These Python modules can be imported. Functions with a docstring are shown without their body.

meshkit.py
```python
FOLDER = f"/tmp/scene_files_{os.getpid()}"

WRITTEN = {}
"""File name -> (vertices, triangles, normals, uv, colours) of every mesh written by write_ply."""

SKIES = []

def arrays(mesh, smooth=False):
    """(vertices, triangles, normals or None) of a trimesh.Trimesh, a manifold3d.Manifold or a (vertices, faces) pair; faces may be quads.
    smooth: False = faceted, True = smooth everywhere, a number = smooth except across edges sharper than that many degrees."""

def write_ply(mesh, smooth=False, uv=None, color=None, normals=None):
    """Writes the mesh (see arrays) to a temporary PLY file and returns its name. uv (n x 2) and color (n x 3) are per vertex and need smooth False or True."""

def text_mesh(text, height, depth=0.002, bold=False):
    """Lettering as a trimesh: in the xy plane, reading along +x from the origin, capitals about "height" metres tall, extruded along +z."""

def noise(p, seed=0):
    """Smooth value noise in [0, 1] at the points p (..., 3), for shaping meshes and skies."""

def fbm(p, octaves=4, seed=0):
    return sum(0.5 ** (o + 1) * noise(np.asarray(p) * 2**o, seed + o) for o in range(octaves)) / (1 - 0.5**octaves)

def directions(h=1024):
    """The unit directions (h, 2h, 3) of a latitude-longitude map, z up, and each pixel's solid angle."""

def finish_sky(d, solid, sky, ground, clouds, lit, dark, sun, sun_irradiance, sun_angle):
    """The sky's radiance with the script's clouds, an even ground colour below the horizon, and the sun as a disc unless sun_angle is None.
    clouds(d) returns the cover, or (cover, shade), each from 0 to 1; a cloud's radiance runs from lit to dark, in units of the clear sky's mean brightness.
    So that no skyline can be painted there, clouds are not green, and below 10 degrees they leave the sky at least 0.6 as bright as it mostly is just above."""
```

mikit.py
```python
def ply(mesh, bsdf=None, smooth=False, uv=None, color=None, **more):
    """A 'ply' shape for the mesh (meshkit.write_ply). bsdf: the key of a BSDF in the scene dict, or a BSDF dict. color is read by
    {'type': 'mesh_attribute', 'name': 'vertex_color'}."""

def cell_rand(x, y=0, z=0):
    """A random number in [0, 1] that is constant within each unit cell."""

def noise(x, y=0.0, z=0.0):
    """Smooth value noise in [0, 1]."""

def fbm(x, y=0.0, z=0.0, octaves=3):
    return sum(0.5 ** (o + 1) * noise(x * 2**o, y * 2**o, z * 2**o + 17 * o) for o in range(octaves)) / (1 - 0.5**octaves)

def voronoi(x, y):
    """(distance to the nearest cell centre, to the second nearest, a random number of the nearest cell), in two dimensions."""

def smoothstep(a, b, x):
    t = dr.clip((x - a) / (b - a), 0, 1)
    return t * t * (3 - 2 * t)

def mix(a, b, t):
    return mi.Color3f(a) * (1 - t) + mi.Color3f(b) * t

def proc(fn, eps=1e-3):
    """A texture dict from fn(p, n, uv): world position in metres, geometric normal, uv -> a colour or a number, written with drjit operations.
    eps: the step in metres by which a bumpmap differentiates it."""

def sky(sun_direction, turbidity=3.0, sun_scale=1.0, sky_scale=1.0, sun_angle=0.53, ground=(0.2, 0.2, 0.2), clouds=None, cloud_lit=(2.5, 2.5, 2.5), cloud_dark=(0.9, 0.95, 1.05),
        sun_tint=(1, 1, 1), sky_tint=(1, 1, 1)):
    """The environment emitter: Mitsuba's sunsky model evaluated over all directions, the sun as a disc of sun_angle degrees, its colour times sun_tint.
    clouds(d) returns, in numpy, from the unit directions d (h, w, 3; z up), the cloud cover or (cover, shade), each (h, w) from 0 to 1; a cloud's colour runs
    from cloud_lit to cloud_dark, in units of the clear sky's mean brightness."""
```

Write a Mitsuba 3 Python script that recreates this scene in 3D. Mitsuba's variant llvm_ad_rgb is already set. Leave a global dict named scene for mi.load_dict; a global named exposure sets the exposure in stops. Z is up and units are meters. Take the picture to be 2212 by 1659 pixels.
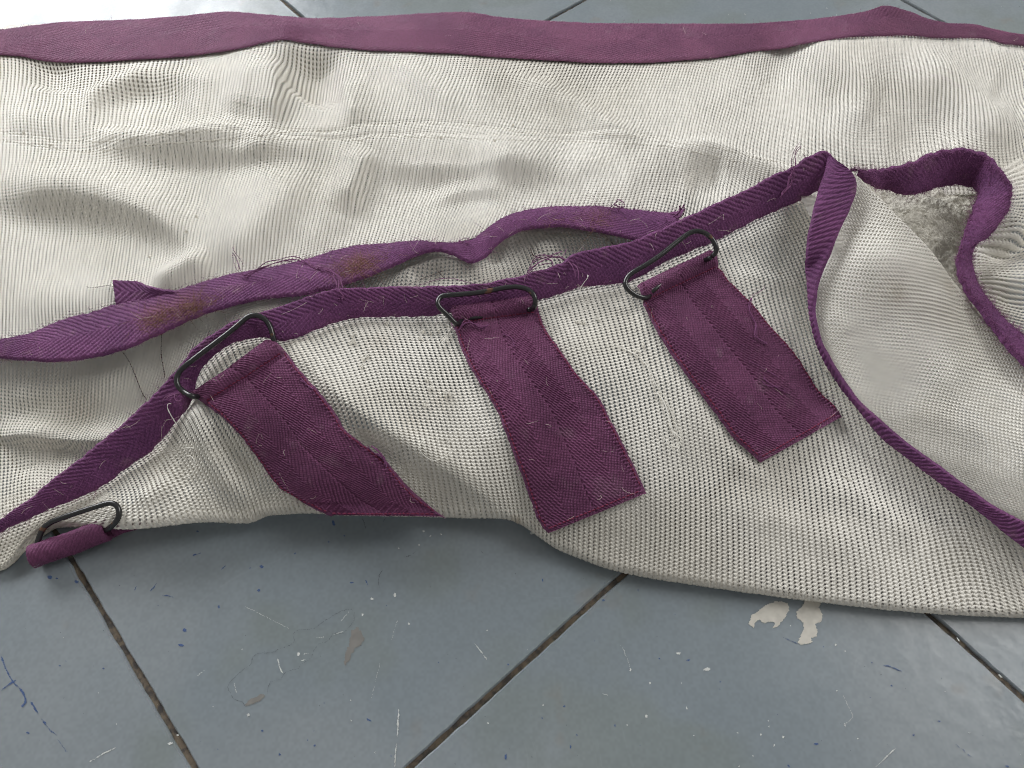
import math, random
import numpy as np, trimesh, drjit as dr, mitsuba as mi, mikit, meshkit
from scipy.interpolate import RBFInterpolator, PchipInterpolator, CubicSpline
from scipy.spatial import cKDTree
from mikit import noise, fbm, smoothstep, mix, cell_rand

T = mi.ScalarTransform4f
rng = np.random.default_rng(7)
scene, labels = {}, {}

# ---------------------------------------------------------------- camera, light, exposure
CAM_H, FOC, PITCH = 0.45, 1709.0, math.radians(59.4)      # metres, focal length for a 2212 px wide picture, tilt below the horizon
FW = np.array([0, math.cos(PITCH), -math.sin(PITCH)]); RT = np.array([1.0, 0, 0]); UP = np.cross(RT, FW)
EYE = np.array([0, 0, CAM_H])
scene['camera'] = {'type': 'perspective', 'fov': math.degrees(2 * math.atan(1106 / FOC)), 'fov_axis': 'x', 'near_clip': 0.01, 'far_clip': 60.0,
                   'to_world': T().look_at(origin=EYE.tolist(), target=(EYE + FW).tolist(), up=[0, 0, 1])}
exposure = 0.2
# unseen area lights out of view, back left and right, plus constant room ambient
def unseen_light(key, center, target, w, h, rgb):
    scene[key] = {'type': 'rectangle', 'to_world': T().look_at(origin=list(center), target=list(target), up=[0, 0, 1]).scale([w / 2, h / 2, 1]),
                  'bsdf': {'type': 'diffuse', 'reflectance': {'type': 'rgb', 'value': [0.1, 0.1, 0.1]}},
                  'emitter': {'type': 'area', 'radiance': {'type': 'rgb', 'value': rgb}}}
unseen_light('unseen_window', (-1.95, 2.55, 1.5), (0, 0.3, 0.0), 2.2, 1.35, [11.0, 11.15, 11.3])  # out of view, lights the rug from behind and reflects in the floor
unseen_light('unseen_window_001', (2.3, 1.3, 2.35), (0, 0.3, 0.0), 1.5, 1.4, [7.0, 6.95, 6.8])  # out of view, placed to light the rug from the upper right
labels['unseen_window'] = {'label': 'unseen daylight source out of view behind the rug to the left, placed to light rug and floor', 'category': 'unseen_window', 'kind': 'structure'}
labels['unseen_window_001'] = {'label': 'unseen high daylight source out of view to the right, placed to light the right side of the rug', 'category': 'unseen_window', 'kind': 'structure'}
scene['room_light'] = {'type': 'constant', 'radiance': {'type': 'rgb', 'value': [0.25, 0.247, 0.24]}}

def at(u, v, z=0.0):
    """the point at height z that stands at this place of the picture (2212 x 1659)"""
    u, v, z = np.broadcast_arrays(np.asarray(u, float), np.asarray(v, float), np.asarray(z, float))
    d = FW * FOC + RT * (u[..., None] - 1106) - UP * (v[..., None] - 829.5)
    return EYE + d * ((z - CAM_H) / d[..., 2])[..., None]
def project(p):
    q = np.asarray(p) - EYE
    w = q @ FW
    return np.stack([1106 + FOC * (q @ RT) / w, 829.5 - FOC * (q @ UP) / w], -1)

# ---------------------------------------------------------------- materials
def rgb(*c): return {'type': 'rgb', 'value': list(c)}
STAINS = [(1683, 594, .045, 5, .5), (1625, 535, .05, 4, .4), (1115, 1110, .03, 13, .5), (960, 880, .04, 28, .14), (1900, 690, .04, 20, .2), (2035, 640, .05, 16, .2),
          (820, 745, .05, 40, .15), (2010, 900, .04, 45, .10), (150, 860, .03, 60, .2), (2080, 590, .05, 10, .3), (900, 920, .04, 30, .12)]
STW = [(at(u, v, z), r * .00028, k) for u, v, z, r, k in STAINS]
def cloth_color(p, n, uv):
    a = fbm(p.x * 14, p.y * 14, p.z * 10, 3)
    c = mix((.735, .71, .652), (.63, .60, .535), smoothstep(.35, .75, a))
    c = mix(c, mi.Color3f(.70, .67, .58), smoothstep(.05, -.3, p.x) * .3)
    c = c * (0.93 + 0.12 * noise(uv.x * 1.0, uv.y * .35, 3.1))
    for q, r, k in STW:
        d2 = (dr.square(p.x - q[0]) + dr.square(p.y - q[1])) / (r * r)
        c = mix(c, mi.Color3f(.30, .20, .10), k * dr.exp(-d2) * (.5 + noise(p.x * 900, p.y * 900)))
    return c
def knit(uv):
    """a = across the ribs, b = along them, in stitches: distance-like measure of the nearest gap and height of the chevron yarn"""
    fa = uv.x - dr.floor(uv.x) - .5                 # 0 on the rib, +-.5 in the groove
    ga = dr.abs(fa)
    b = uv.y + ga * 1.3
    fb = b - dr.floor(b) - .5
    return fa, ga, fb
def cloth_bump(p, n, uv):
    fa, ga, fb = knit(uv)
    return dr.abs(dr.cos(math.pi * fb)) * .00045 * (.4 + ga * 1.2) + .0001 * noise(uv.x * 9, uv.y * 9)
def gap_open(size, both):
    def f(p, n, uv):
        fa, ga, fb = knit(uv)
        w = size * (.8 + .4 * noise(uv.x * .09, uv.y * .05, 2.0))
        e = dr.square((.5 - ga) / (w * .9)) + dr.square((dr.abs(fb) - .5) / (w * 1.3))
        if both: e = dr.minimum(e, dr.square(ga / (w * .55)) + dr.square(fb / (w * .9)))
        return smoothstep(.75, 1.25, e)
    return f
def cloth(key, size, both):
    scene[key] = {'type': 'mask', 'opacity': mikit.proc(gap_open(size, both)),
                  'bsdf': {'type': 'twosided', 'bsdf': {'type': 'bumpmap', 'arbitrary': mikit.proc(cloth_bump, 1e-4), 'scale': 1.0,
                           'bsdf': {'type': 'principled', 'base_color': mikit.proc(cloth_color), 'roughness': .6, 'specular': .35, 'sheen': .3}}}}
cloth('net_fine', .255, False); cloth('net_open', .235, False)
HAIRY = [(at(u, v, z).tolist(), rad, k) for u, v, z, rad, k in [(775, 580, .046, .011, .55), (345, 690, .04, .010, .45), (410, 668, .04, .010, .5), (1290, 478, .048, .012, .2)]]
def purple(key, lit, dark, sheen, fade=0.0):
    def col(p, n, uv):
        c = mix(lit, dark, smoothstep(.3, .7, fbm(p.x * 45, p.y * 45, p.z * 45, 4)))
        c = mix(c, mi.Color3f(.19, .10, .15), .5 * smoothstep(.6, .85, fbm(p.x * 120, p.y * 120, p.z * 120, 3)))
        for q, rad, k in HAIRY:
            c = mix(c, mi.Color3f(.16, .065, .04), k * dr.exp(-dr.squared_norm((p - mi.Point3f(*q))) / (rad * rad)))
        return c * (.72 + .56 * noise(uv.x * 1900, uv.y * 1900))
    scene[key] = {'type': 'twosided', 'bsdf': {'type': 'principled', 'base_color': mikit.proc(col), 'roughness': .75, 'specular': .25, 'sheen': sheen, 'sheen_tint': .6}}
purple('purple_binding', (.142, .046, .128), (.110, .035, .104), .4)
purple('purple_sheen', (.168, .063, .118), (.138, .051, .100), .5)  # lighter copy of the purple: grazing sheen painted into the far binding's colour
purple('purple_tape', (.150, .048, .110), (.118, .037, .088), .35)
scene['purple_yarn'] = {'type': 'twosided', 'bsdf': {'type': 'principled', 'base_color': rgb(.17, .052, .14), 'roughness': .8, 'sheen': .6}}
scene['red_yarn'] = {'type': 'twosided', 'bsdf': {'type': 'principled', 'base_color': rgb(.17, .018, .055), 'roughness': .8}}
scene['dark_yarn'] = {'type': 'twosided', 'bsdf': {'type': 'principled', 'base_color': rgb(.07, .03, .035), 'roughness': .8}}
scene['white_yarn'] = {'type': 'twosided', 'bsdf': {'type': 'principled', 'base_color': rgb(.78, .76, .70), 'roughness': .7}}
scene['cream_yarn'] = {'type': 'twosided', 'bsdf': {'type': 'principled', 'base_color': rgb(.70, .67, .60), 'roughness': .8}}
scene['brown_hair'] = {'type': 'twosided', 'bsdf': {'type': 'principled', 'base_color': rgb(.20, .10, .05), 'roughness': .5}}
scene['pale_hair'] = {'type': 'twosided', 'bsdf': {'type': 'principled', 'base_color': rgb(.7, .6, .55), 'roughness': .5}}
scene['fleece'] = {'type': 'twosided', 'bsdf': {'type': 'principled', 'base_color': mikit.proc(lambda p, n, uv: mix((.52, .50, .44), (.38, .36, .31), fbm(p.x * 150, p.y * 150, p.z * 150, 3))), 'roughness': .9, 'sheen': .5}}
def wire_color(p, n, uv):
    rust = smoothstep(.66, .8, fbm(p.x * 220, p.y * 220, p.z * 220, 3))
    return mix((.012, .012, .013), (.10, .045, .02), rust)
scene['black_wire'] = {'type': 'twosided', 'bsdf': {'type': 'principled', 'base_color': mikit.proc(wire_color), 'roughness': .3, 'specular': .7}}

def paint_color(p, n, uv):
    a = fbm(p.x * 9, p.y * 9, 1.0, 4)
    c = mix((.172, .202, .222), (.205, .230, .246), smoothstep(.3, .7, a))
    c = mix(c, mi.Color3f(.16, .185, .175), smoothstep(.52, .75, fbm(p.x * 22 + 5, p.y * 22, 4.0, 3)) * .5)
    c = mix(c, mi.Color3f(.20, .165, .13), smoothstep(.70, .84, fbm(p.x * 40, p.y * 40, 9.0, 4)) * .25)
    th = 5.0 * noise(p.x * 7, p.y * 7, 12.0); s = noise((p.x * dr.cos(th) + p.y * dr.sin(th)) * 25, (p.y * dr.cos(th) - p.x * dr.sin(th)) * 800, 2.0)
    c = mix(c, mi.Color3f(.33, .36, .38), smoothstep(.86, .97, s) * .05 * smoothstep(.4, .6, noise(p.x * 20, p.y * 20, 7.0)))
    return c * (.95 + .1 * noise(p.x * 700, p.y * 700))
def paint_bump(p, n, uv):
    return .00022 * fbm(p.x * 130, p.y * 130, 0.0, 3) + .0012 * fbm(p.x * 14, p.y * 14, 3.0, 2)
def paint_rough(p, n, uv):
    return .20 + .2 * fbm(p.x * 30, p.y * 30, 6.0, 3)
scene['grey_paint'] = {'type': 'twosided', 'bsdf': {'type': 'bumpmap', 'arbitrary': mikit.proc(paint_bump, 5e-4), 'scale': 1.0,
                       'bsdf': {'type': 'principled', 'base_color': mikit.proc(paint_color), 'roughness': mikit.proc(paint_rough), 'specular': .55}}}
scene['grout'] = {'type': 'twosided', 'bsdf': {'type': 'principled', 'roughness': .9, 'base_color': mikit.proc(lambda p, n, uv: mix((.125, .098, .07), (.045, .04, .038), smoothstep(.3, .75, fbm(p.x * 420, p.y * 420, 1.0, 4))))}}
for key, c in (('beige_chip', (.47, .45, .40)), ('white_fleck', (.52, .53, .52)), ('blue_fleck', (.05, .085, .19)), ('dark_fleck', (.10, .12, .14)), ('brown_scuff', (.165, .16, .15))):
    scene[key] = {'type': 'twosided', 'bsdf': {'type': 'principled', 'roughness': .5, 'base_color': mikit.proc(lambda p, n, uv, c=c: mi.Color3f(c) * (.85 + .3 * fbm(p.x * 300, p.y * 300, 1.0, 3)))}}

# ---------------------------------------------------------------- mesh helpers
def entry(key, v, f, bsdf, smooth=True, uv=None, label=None, **more):
    n, k = key, 0
    while n in scene:
        k += 1; n = f'{key}_{k:03d}'
    scene[n] = mikit.ply(trimesh.Trimesh(v, f, process=False), bsdf, smooth=smooth, uv=uv)
    if label or more: labels[n] = {**({'label': label} if label else {}), **more}
    return n
def grid_faces(n, m):
    i, j = np.meshgrid(np.arange(n - 1), np.arange(m - 1), indexing='ij')
    a = (i * m + j).ravel()
    q = np.stack([a, a + m, a + m + 1, a + 1], -1)
    return np.vstack([q[:, [0, 1, 2]], q[:, [0, 2, 3]]])
def grid_normals(g):
    n = np.cross(np.gradient(g, axis=0), np.gradient(g, axis=1))
    n /= np.linalg.norm(n, axis=-1, keepdims=True) + 1e-15
    return n
def spline(pts, n, closed=False):
    p = np.asarray(pts, float)
    d = np.r_[0, np.cumsum(np.linalg.norm(np.diff(p, axis=0), axis=1) + 1e-9)]
    return PchipInterpolator(d / d[-1], p)(np.linspace(0, 1, n) if np.isscalar(n) else n)
def tube(pts, r, sides=6, smooth_n=None, cap=True):
    p = np.asarray(pts, float)
    if smooth_n:
        d = np.r_[0, np.cumsum(np.linalg.norm(np.diff(p, axis=0), axis=1) + 1e-9)]
        p = CubicSpline(d / d[-1], p)(np.linspace(0, 1, smooth_n))
    t = np.gradient(p, axis=0); t /= np.linalg.norm(t, axis=1, keepdims=True) + 1e-15
    a = np.cross(t, np.where(np.abs(t[:, 2:]) < .8, [0, 0, 1.], [1., 0, 0])); a /= np.linalg.norm(a, axis=1, keepdims=True) + 1e-15
    b = np.cross(t, a); ang = np.arange(sides) * 2 * np.pi / sides
    r = np.broadcast_to(r, (len(p),))
    v = (p[:, None] + r[:, None, None] * (np.cos(ang)[None, :, None] * a[:, None] + np.sin(ang)[None, :, None] * b[:, None])).reshape(-1, 3)
    i, j = np.meshgrid(np.arange(len(p) - 1), np.arange(sides), indexing='ij'); k = (j + 1) % sides
    q = np.stack([i * sides + j, (i + 1) * sides + j, (i + 1) * sides + k, i * sides + k], -1).reshape(-1, 4)
    f = np.vstack([q[:, [0, 1, 2]], q[:, [0, 2, 3]]])
    if cap:
        c = np.arange(1, sides - 1); e = (len(p) - 1) * sides
        f = np.vstack([f, np.stack([c * 0, c, c + 1], -1), np.stack([c * 0 + e, e + c + 1, e + c], -1)])
    return v, f
def merge(parts):
    vs, fs, o = [], [], 0
    for v, f in parts:
        vs.append(v); fs.append(np.asarray(f) + o); o += len(v)
    return np.vstack(vs), np.vstack(fs)
def fbm2(x, y, z, octaves=3): return meshkit.fbm(np.stack(np.broadcast_arrays(x, y, z), -1), octaves)

def strokes_z(uv, strokes):
    """height added by folds: each a line in the picture plane with an amplitude and a width on either side (left hand, right hand)"""
    out = np.zeros(uv.shape[:-1])
    for pts, amp, wl, wr in strokes:
        s = np.asarray(pts, float)
        base = at(s[:, 0], s[:, 1], .03)
        s = s + (s - project(base + [0, 0, amp]))
        s = spline(s, max(6, 3 * len(s)))
        lo, hi = s.min(0) - 2.6 * max(wl, wr), s.max(0) + 2.6 * max(wl, wr)
        m = ((uv > lo) & (uv < hi)).all(-1)
        q = uv[m]
        best, sg, along = np.full(len(q), 1e9), np.zeros(len(q)), np.zeros(len(q))
        for k in range(len(s) - 1):
            d = s[k + 1] - s[k]; L = np.linalg.norm(d) + 1e-9
            tt = np.clip(((q - s[k]) @ d) / L**2, 0, 1)
            e = q - s[k] - tt[:, None] * d
            dist = np.hypot(e[:, 0], e[:, 1]); cr = d[0] * (q[:, 1] - s[k][1]) - d[1] * (q[:, 0] - s[k][0])
            c = dist < best
            best[c], sg[c], along[c] = dist[c], cr[c] / (L * dist[c] + 1e-6), (k + tt[c]) / (len(s) - 1)
        w = wl + (wr - wl) * (.5 + .5 * np.sin(np.clip(sg, -1, 1) * math.pi / 2))
        taper = np.minimum(1, np.minimum(along, 1 - along) / .32); taper = taper * taper * (3 - 2 * taper)
        out[m] += amp * np.exp(-(best / w)**2) * (.18 + .82 * taper)
    return out

SURF = {}
def sheet(name, key, rows, hints, strokes, ribs, holes, per_rib, nt, bsdf, rib_h=.0005, curl=None, wrinkle=.0012, seed=0.0, label=None, chevron=0.0):
    """a cloth: rows of picture points joined by splines; ribs run from the first row to the last"""
    rows = [np.asarray(r, float) for r in rows]
    d = np.mean([np.r_[0, np.cumsum(np.linalg.norm(np.diff(r, axis=0), axis=1) + 1e-6)] / 1 for r in rows], 0); d /= d[-1]
    ns = ribs * per_rib + 1
    s = np.linspace(0, 1, ns); t = np.linspace(0, 1, nt)
    cs = [PchipInterpolator(d, r)(s) for r in rows]
    if len(cs) == 2: px = cs[0][:, None] * (1 - t)[None, :, None] + cs[1][:, None] * t[None, :, None]
    else:
        l0, l1, l2 = 2 * (t - .5) * (t - 1), -4 * t * (t - 1), 2 * t * (t - .5)
        px = cs[0][:, None] * l0[None, :, None] + cs[1][:, None] * l1[None, :, None] + cs[2][:, None] * l2[None, :, None]
    h = np.asarray(hints, float)
    rbf = RBFInterpolator(h[:, :2] / 1000, h[:, 2], kernel='thin_plate_spline', smoothing=2e-4)
    z = rbf(px.reshape(-1, 2) / 1000).reshape(px.shape[:2])
    dz = strokes_z(px, strokes)
    g = at(px[..., 0], px[..., 1], np.maximum(z, .004))
    g[..., 2] += dz
    g[..., 2] += wrinkle * 2 * (fbm2(g[..., 0] * 26, g[..., 1] * 26, seed, 3) - .5)
    rg = 1 - np.abs(2 * fbm2(g[..., 0] * 38 + g[..., 1] * 14, g[..., 1] * 30 - g[..., 0] * 9, seed + 11, 2) - 1)
    g[..., 2] += wrinkle * .3 * (rg**5 - .25)
    wx = .0022 * (fbm2(g[..., 0] * 30, g[..., 1] * 22, seed + 5, 2) - .5)
    g[..., 0] += wx
    g[..., 2] = np.maximum(g[..., 2], .0035)
    vis = nt
    if holes < 1:                                     # given as a pitch in metres
        cl = np.concatenate([np.zeros((ns, 1)), np.cumsum(np.linalg.norm(np.diff(g, axis=1), axis=-1), 1)], 1)
        from scipy.ndimage import gaussian_filter1d
        uvb = gaussian_filter1d(cl, 3 * per_rib, axis=0, mode='nearest') / holes
    else: uvb = np.broadcast_to(t * holes, (ns, nt))
    if curl:                                          # rolls under at the last row
        r, steps = curl
        out = g[:, -1] - g[:, -3]; out[:, 2] *= .4; out /= np.linalg.norm(out, axis=1, keepdims=True)
        r = np.broadcast_to(np.minimum(r, np.maximum(g[:, -1, 2] - .002, .002) / 1.9), (ns,))
        k = np.linspace(0, math.pi * .95, steps + 1)[1:]
        ex = g[:, -1][:, None] + out[:, None] * (r[:, None] * np.sin(k))[..., None] - np.array([0, 0, 1.]) * (r[:, None] * (1 - np.cos(k)))[..., None]
        back = ex[:, -1:] - out[:, None] * np.linspace(.008, .05, 4)[None, :, None]
        g = np.concatenate([g, ex, back], 1)
        add = np.concatenate([np.cumsum(np.full(steps, r.mean() * math.pi / steps)), r.mean() * math.pi + np.linspace(.008, .05, 4)])
        pitch = np.linalg.norm(np.diff(g[ns // 2, :nt], axis=0), axis=1).sum() / uvb[ns // 2, -1]
        uvb = np.concatenate([uvb, uvb[:, -1:] + (add / pitch)[None]], 1)
    n = grid_normals(g)
    if n[ns // 2, vis // 2, 2] < 0: n = -n
    a = np.broadcast_to(s[:, None] * ribs, g.shape[:2])
    SURF[name] = (cKDTree(project(g[::2, :vis:1].reshape(-1, 3))), g[::2, :vis].reshape(-1, 3).copy(), n[::2, :vis].reshape(-1, 3))
    g = g + n * (rib_h * (np.abs(np.cos(math.pi * (a - np.floor(a) - .5))) - .5))[..., None]
    if chevron:                                       # the zigzag yarn of the knit, as real relief
        ga = np.abs(a - np.floor(a) - .5); fb = uvb + ga * 1.3; fb = fb - np.floor(fb) - .5
        g = g + n * (chevron * (np.abs(np.cos(math.pi * fb)) - .5) * (.5 + ga))[..., None]
    uv = np.stack([a, uvb], -1).reshape(-1, 2)
    f = grid_faces(*g.shape[:2])
    v = g.reshape(-1, 3)
    if np.cross(v[f[0, 1]] - v[f[0, 0]], v[f[0, 2]] - v[f[0, 0]])[2] < 0: f = f[:, ::-1]
    return entry(key, v, f, bsdf, True, uv, label)
def on(name, uv, off=0.0):
    """points of a sheet seen at these places of the picture, lifted off it"""
    tree, g, n = SURF[name]
    uv = np.asarray(uv, float)
    d, i = tree.query(uv, k=6)
    w = 1 / (d + .3)**2; w /= w.sum(-1, keepdims=True)
    p = (g[i] * w[..., None]).sum(-2); m = (n[i] * w[..., None]).sum(-2)
    m /= np.linalg.norm(m, axis=-1, keepdims=True)
    z = p[..., 2]
    p = at(uv[..., 0], uv[..., 1], z)
    return p + m * np.asarray(off)[..., None] if np.ndim(off) else p + m * off
def P3(pts): a = np.asarray(pts, float); return at(a[:, 0], a[:, 1], a[:, 2])

def herring(cols, pitch, steep, depth, bead_pitch=.0018):
    def f(l, w, W):
        k = np.abs(((w / W * cols / 2) % 1.0) - .5) * (W / cols * 2)
        ph = (l + steep * k) / pitch
        bead = (w * .5 - l * .9) / bead_pitch
        return depth * (np.abs(np.sin(math.pi * ph))**.8 * (.62 + .38 * np.abs(np.sin(math.pi * bead))))
    return f
def ribbon(key, A, B, weave, bsdf, res=.0005, thick=.0016, belly=0.0, zf=None, by_index=False, label=None, ragged=.0006, roll=0.0, seed=0, seam=False, edge=.0004, lumpy=.0008):
    """a tape between two edge lines"""
    A, B = np.asarray(A, float), np.asarray(B, float)
    L = max(np.linalg.norm(np.diff(A, axis=0), axis=1).sum(), np.linalg.norm(np.diff(B, axis=0), axis=1).sum())
    n = int(L / res)
    if by_index:
        k = np.linspace(0, 1, len(A)); kk = np.linspace(0, 1, n)
        N = max(len(A), len(B))
        A, B = (PchipInterpolator(np.linspace(0, 1, len(X)), X)(np.linspace(0, 1, N)) for X in (A, B))
        mid = np.linalg.norm(np.diff((A + B) / 2, axis=0), axis=1); d = np.r_[0, np.cumsum(mid + 1e-9)]; d /= d[-1]
        A, B = PchipInterpolator(d, A)(kk), PchipInterpolator(d, B)(kk)
    else: A, B = spline(A, n), spline(B, n)
    W = np.median(np.linalg.norm(A - B, axis=1))
    m = max(12, int(W / res)); w = np.linspace(0, 1, m)
    jag = ragged * 2 * (fbm2(np.arange(n) * res * 260, np.array([0.0, 50.0])[:, None] + seed, 0.0, 2) - .5)
    dirv = (B - A) / (np.linalg.norm(B - A, axis=1, keepdims=True) + 1e-12)
    A = A - dirv * jag[0][:, None]; B = B + dirv * jag[1][:, None]
    g = A[:, None] * (1 - w)[None, :, None] + B[:, None] * w[None, :, None]
    if zf is not None: g = zf(g)
    nn = grid_normals(g)
    flip = (nn * (EYE - g)).sum(-1).mean() < 0
    if flip: nn = -nn
    l = np.broadcast_to((np.r_[0, np.cumsum(np.linalg.norm(np.diff(g[:, m // 2], axis=0), axis=1))])[:, None], (n, m))
    e = np.abs(2 * w - 1)
    hgt = thick * (1 - e**12)**.5 + belly * (1 - e**2)
    lump = lumpy * (fbm2(g[..., 0] * 120, g[..., 1] * 120, g[..., 2] * 120, 2) - .5)
    dsp = hgt[None, :] + lump + edge * (np.exp(-((e - .9) / .05)**2) * (.5 + .5 * np.cos(l * 2 * math.pi / .0023))) - (.0007 if seam else 0) * np.exp(-((w - .5) * W / .0006)**2)
    if roll: dsp = dsp + roll * np.sqrt(np.clip(1 - ((l - .0062) / .0062)**2, 0, 1)) - roll * .25 * np.exp(-((l - .0138) / .0014)**2)
    dsp = dsp + weave(l, w[None, :] * W, W) * (1 - e**14)
    g2 = g + nn * dsp[..., None]
    f = grid_faces(n, m)
    if flip: f = f[:, ::-1]
    uv = np.stack([l, np.broadcast_to(w[None] * W, (n, m))], -1).reshape(-1, 2)
    under = (g - nn * .0002)[::4][:, [0, m // 2, m - 1]]
    k = entry(key, g2.reshape(-1, 3), f, bsdf, True, uv, label)
    return k, g2, nn
def zm(k, ox, oy, sc, pts): return [(ox + x * sc, oy + y * sc) for x, y in pts]
z1 = lambda p: zm(0, 0, 0, .3472, p); z2 = lambda p: zm(0, 721.9, 0, .3472, p); z3 = lambda p: zm(0, 1444, 0, .3472, p)
z4 = lambda p: zm(0, 0, 548.6, .3472, p); z5 = lambda p: zm(0, 721.9, 548.6, .3472, p); z6 = lambda p: zm(0, 1444, 548.6, .3472, p)
z7 = lambda p: zm(0, 0, 1082.9, .5, p); z8 = lambda p: zm(0, 1106, 1082.9, .5, p)

# ---------------------------------------------------------------- the floor: grey painted tiles in running bond
TILE, GAP = .4088, .0031
e1 = np.array([math.cos(math.radians(130.75)), math.sin(math.radians(130.75))])      # along the staggered joints
e2 = np.array([math.cos(math.radians(40.75)), math.sin(math.radians(40.75))])        # along the through joints
labels['floor'] = {'label': 'floor of grey painted square tiles with dirty brown joints', 'category': 'floor', 'kind': 'structure'}
n1 = np.array([-e1[1], e1[0]]); n2 = np.array([-e2[1], e2[0]])
# world = x*n1 + y*n2 with y = offset across the through joints
def tile_mesh(x0, x1, y0, y1):
    b = .0008
    prof = [(GAP / 2, -.004), (GAP / 2, -.0011), (GAP / 2 + .0004, -.0003), (GAP / 2 + b, 0)]
    rings, r = [], random.Random(int(x0 * 1000 + y0 * 7000))
    N = 90
    for inset, z in prof:
        q = []
        cs = [(x0 + inset, y0 + inset), (x1 - inset, y0 + inset), (x1 - inset, y1 - inset), (x0 + inset, y1 - inset)]
        for k in range(4):
            a, c = np.array(cs[k]), np.array(cs[(k + 1) % 4])
            for j in range(N): q.append(a + (c - a) * j / N)
        q = np.array(q); xy = q[:, :1] * n1 + q[:, 1:] * n2
        wob = (meshkit.fbm(np.c_[xy * 160, np.zeros(len(xy))], 3) - .5) * .0012
        c0 = ((x0 + x1) / 2) * n1 + ((y0 + y1) / 2) * n2
        xy = xy + (xy - c0) / np.linalg.norm(xy - c0, axis=1, keepdims=True) * wob[:, None]
        rings.append(np.c_[xy, np.full(len(xy), z)])
    v = np.vstack(rings); M = 4 * N; f = []
    for k in range(len(prof) - 1):
        i = np.arange(M); j = (i + 1) % M
        f += [np.stack([k * M + i, (k + 1) * M + i, (k + 1) * M + j], -1), np.stack([k * M + i, (k + 1) * M + j, k * M + j], -1)]
    top = (len(prof) - 1) * M
    v = np.vstack([v, [np.r_[((x0 + x1) / 2) * n1 + ((y0 + y1) / 2) * n2, 0]]]); i = np.arange(M)
    f.append(np.stack([top + i, top + (i + 1) % M, np.full(M, len(v) - 1)], -1))
    f = np.vstack(f)
    if np.cross(v[f[-1, 1]] - v[f[-1, 0]], v[f[-1, 2]] - v[f[-1, 0]])[2] < 0: f = f[:, ::-1]
    return v, f
rows_off = {-2: -.2824, -1: -.254, 0: .0993, 1: -.2824, 2: .0993, 3: -.254}
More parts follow.
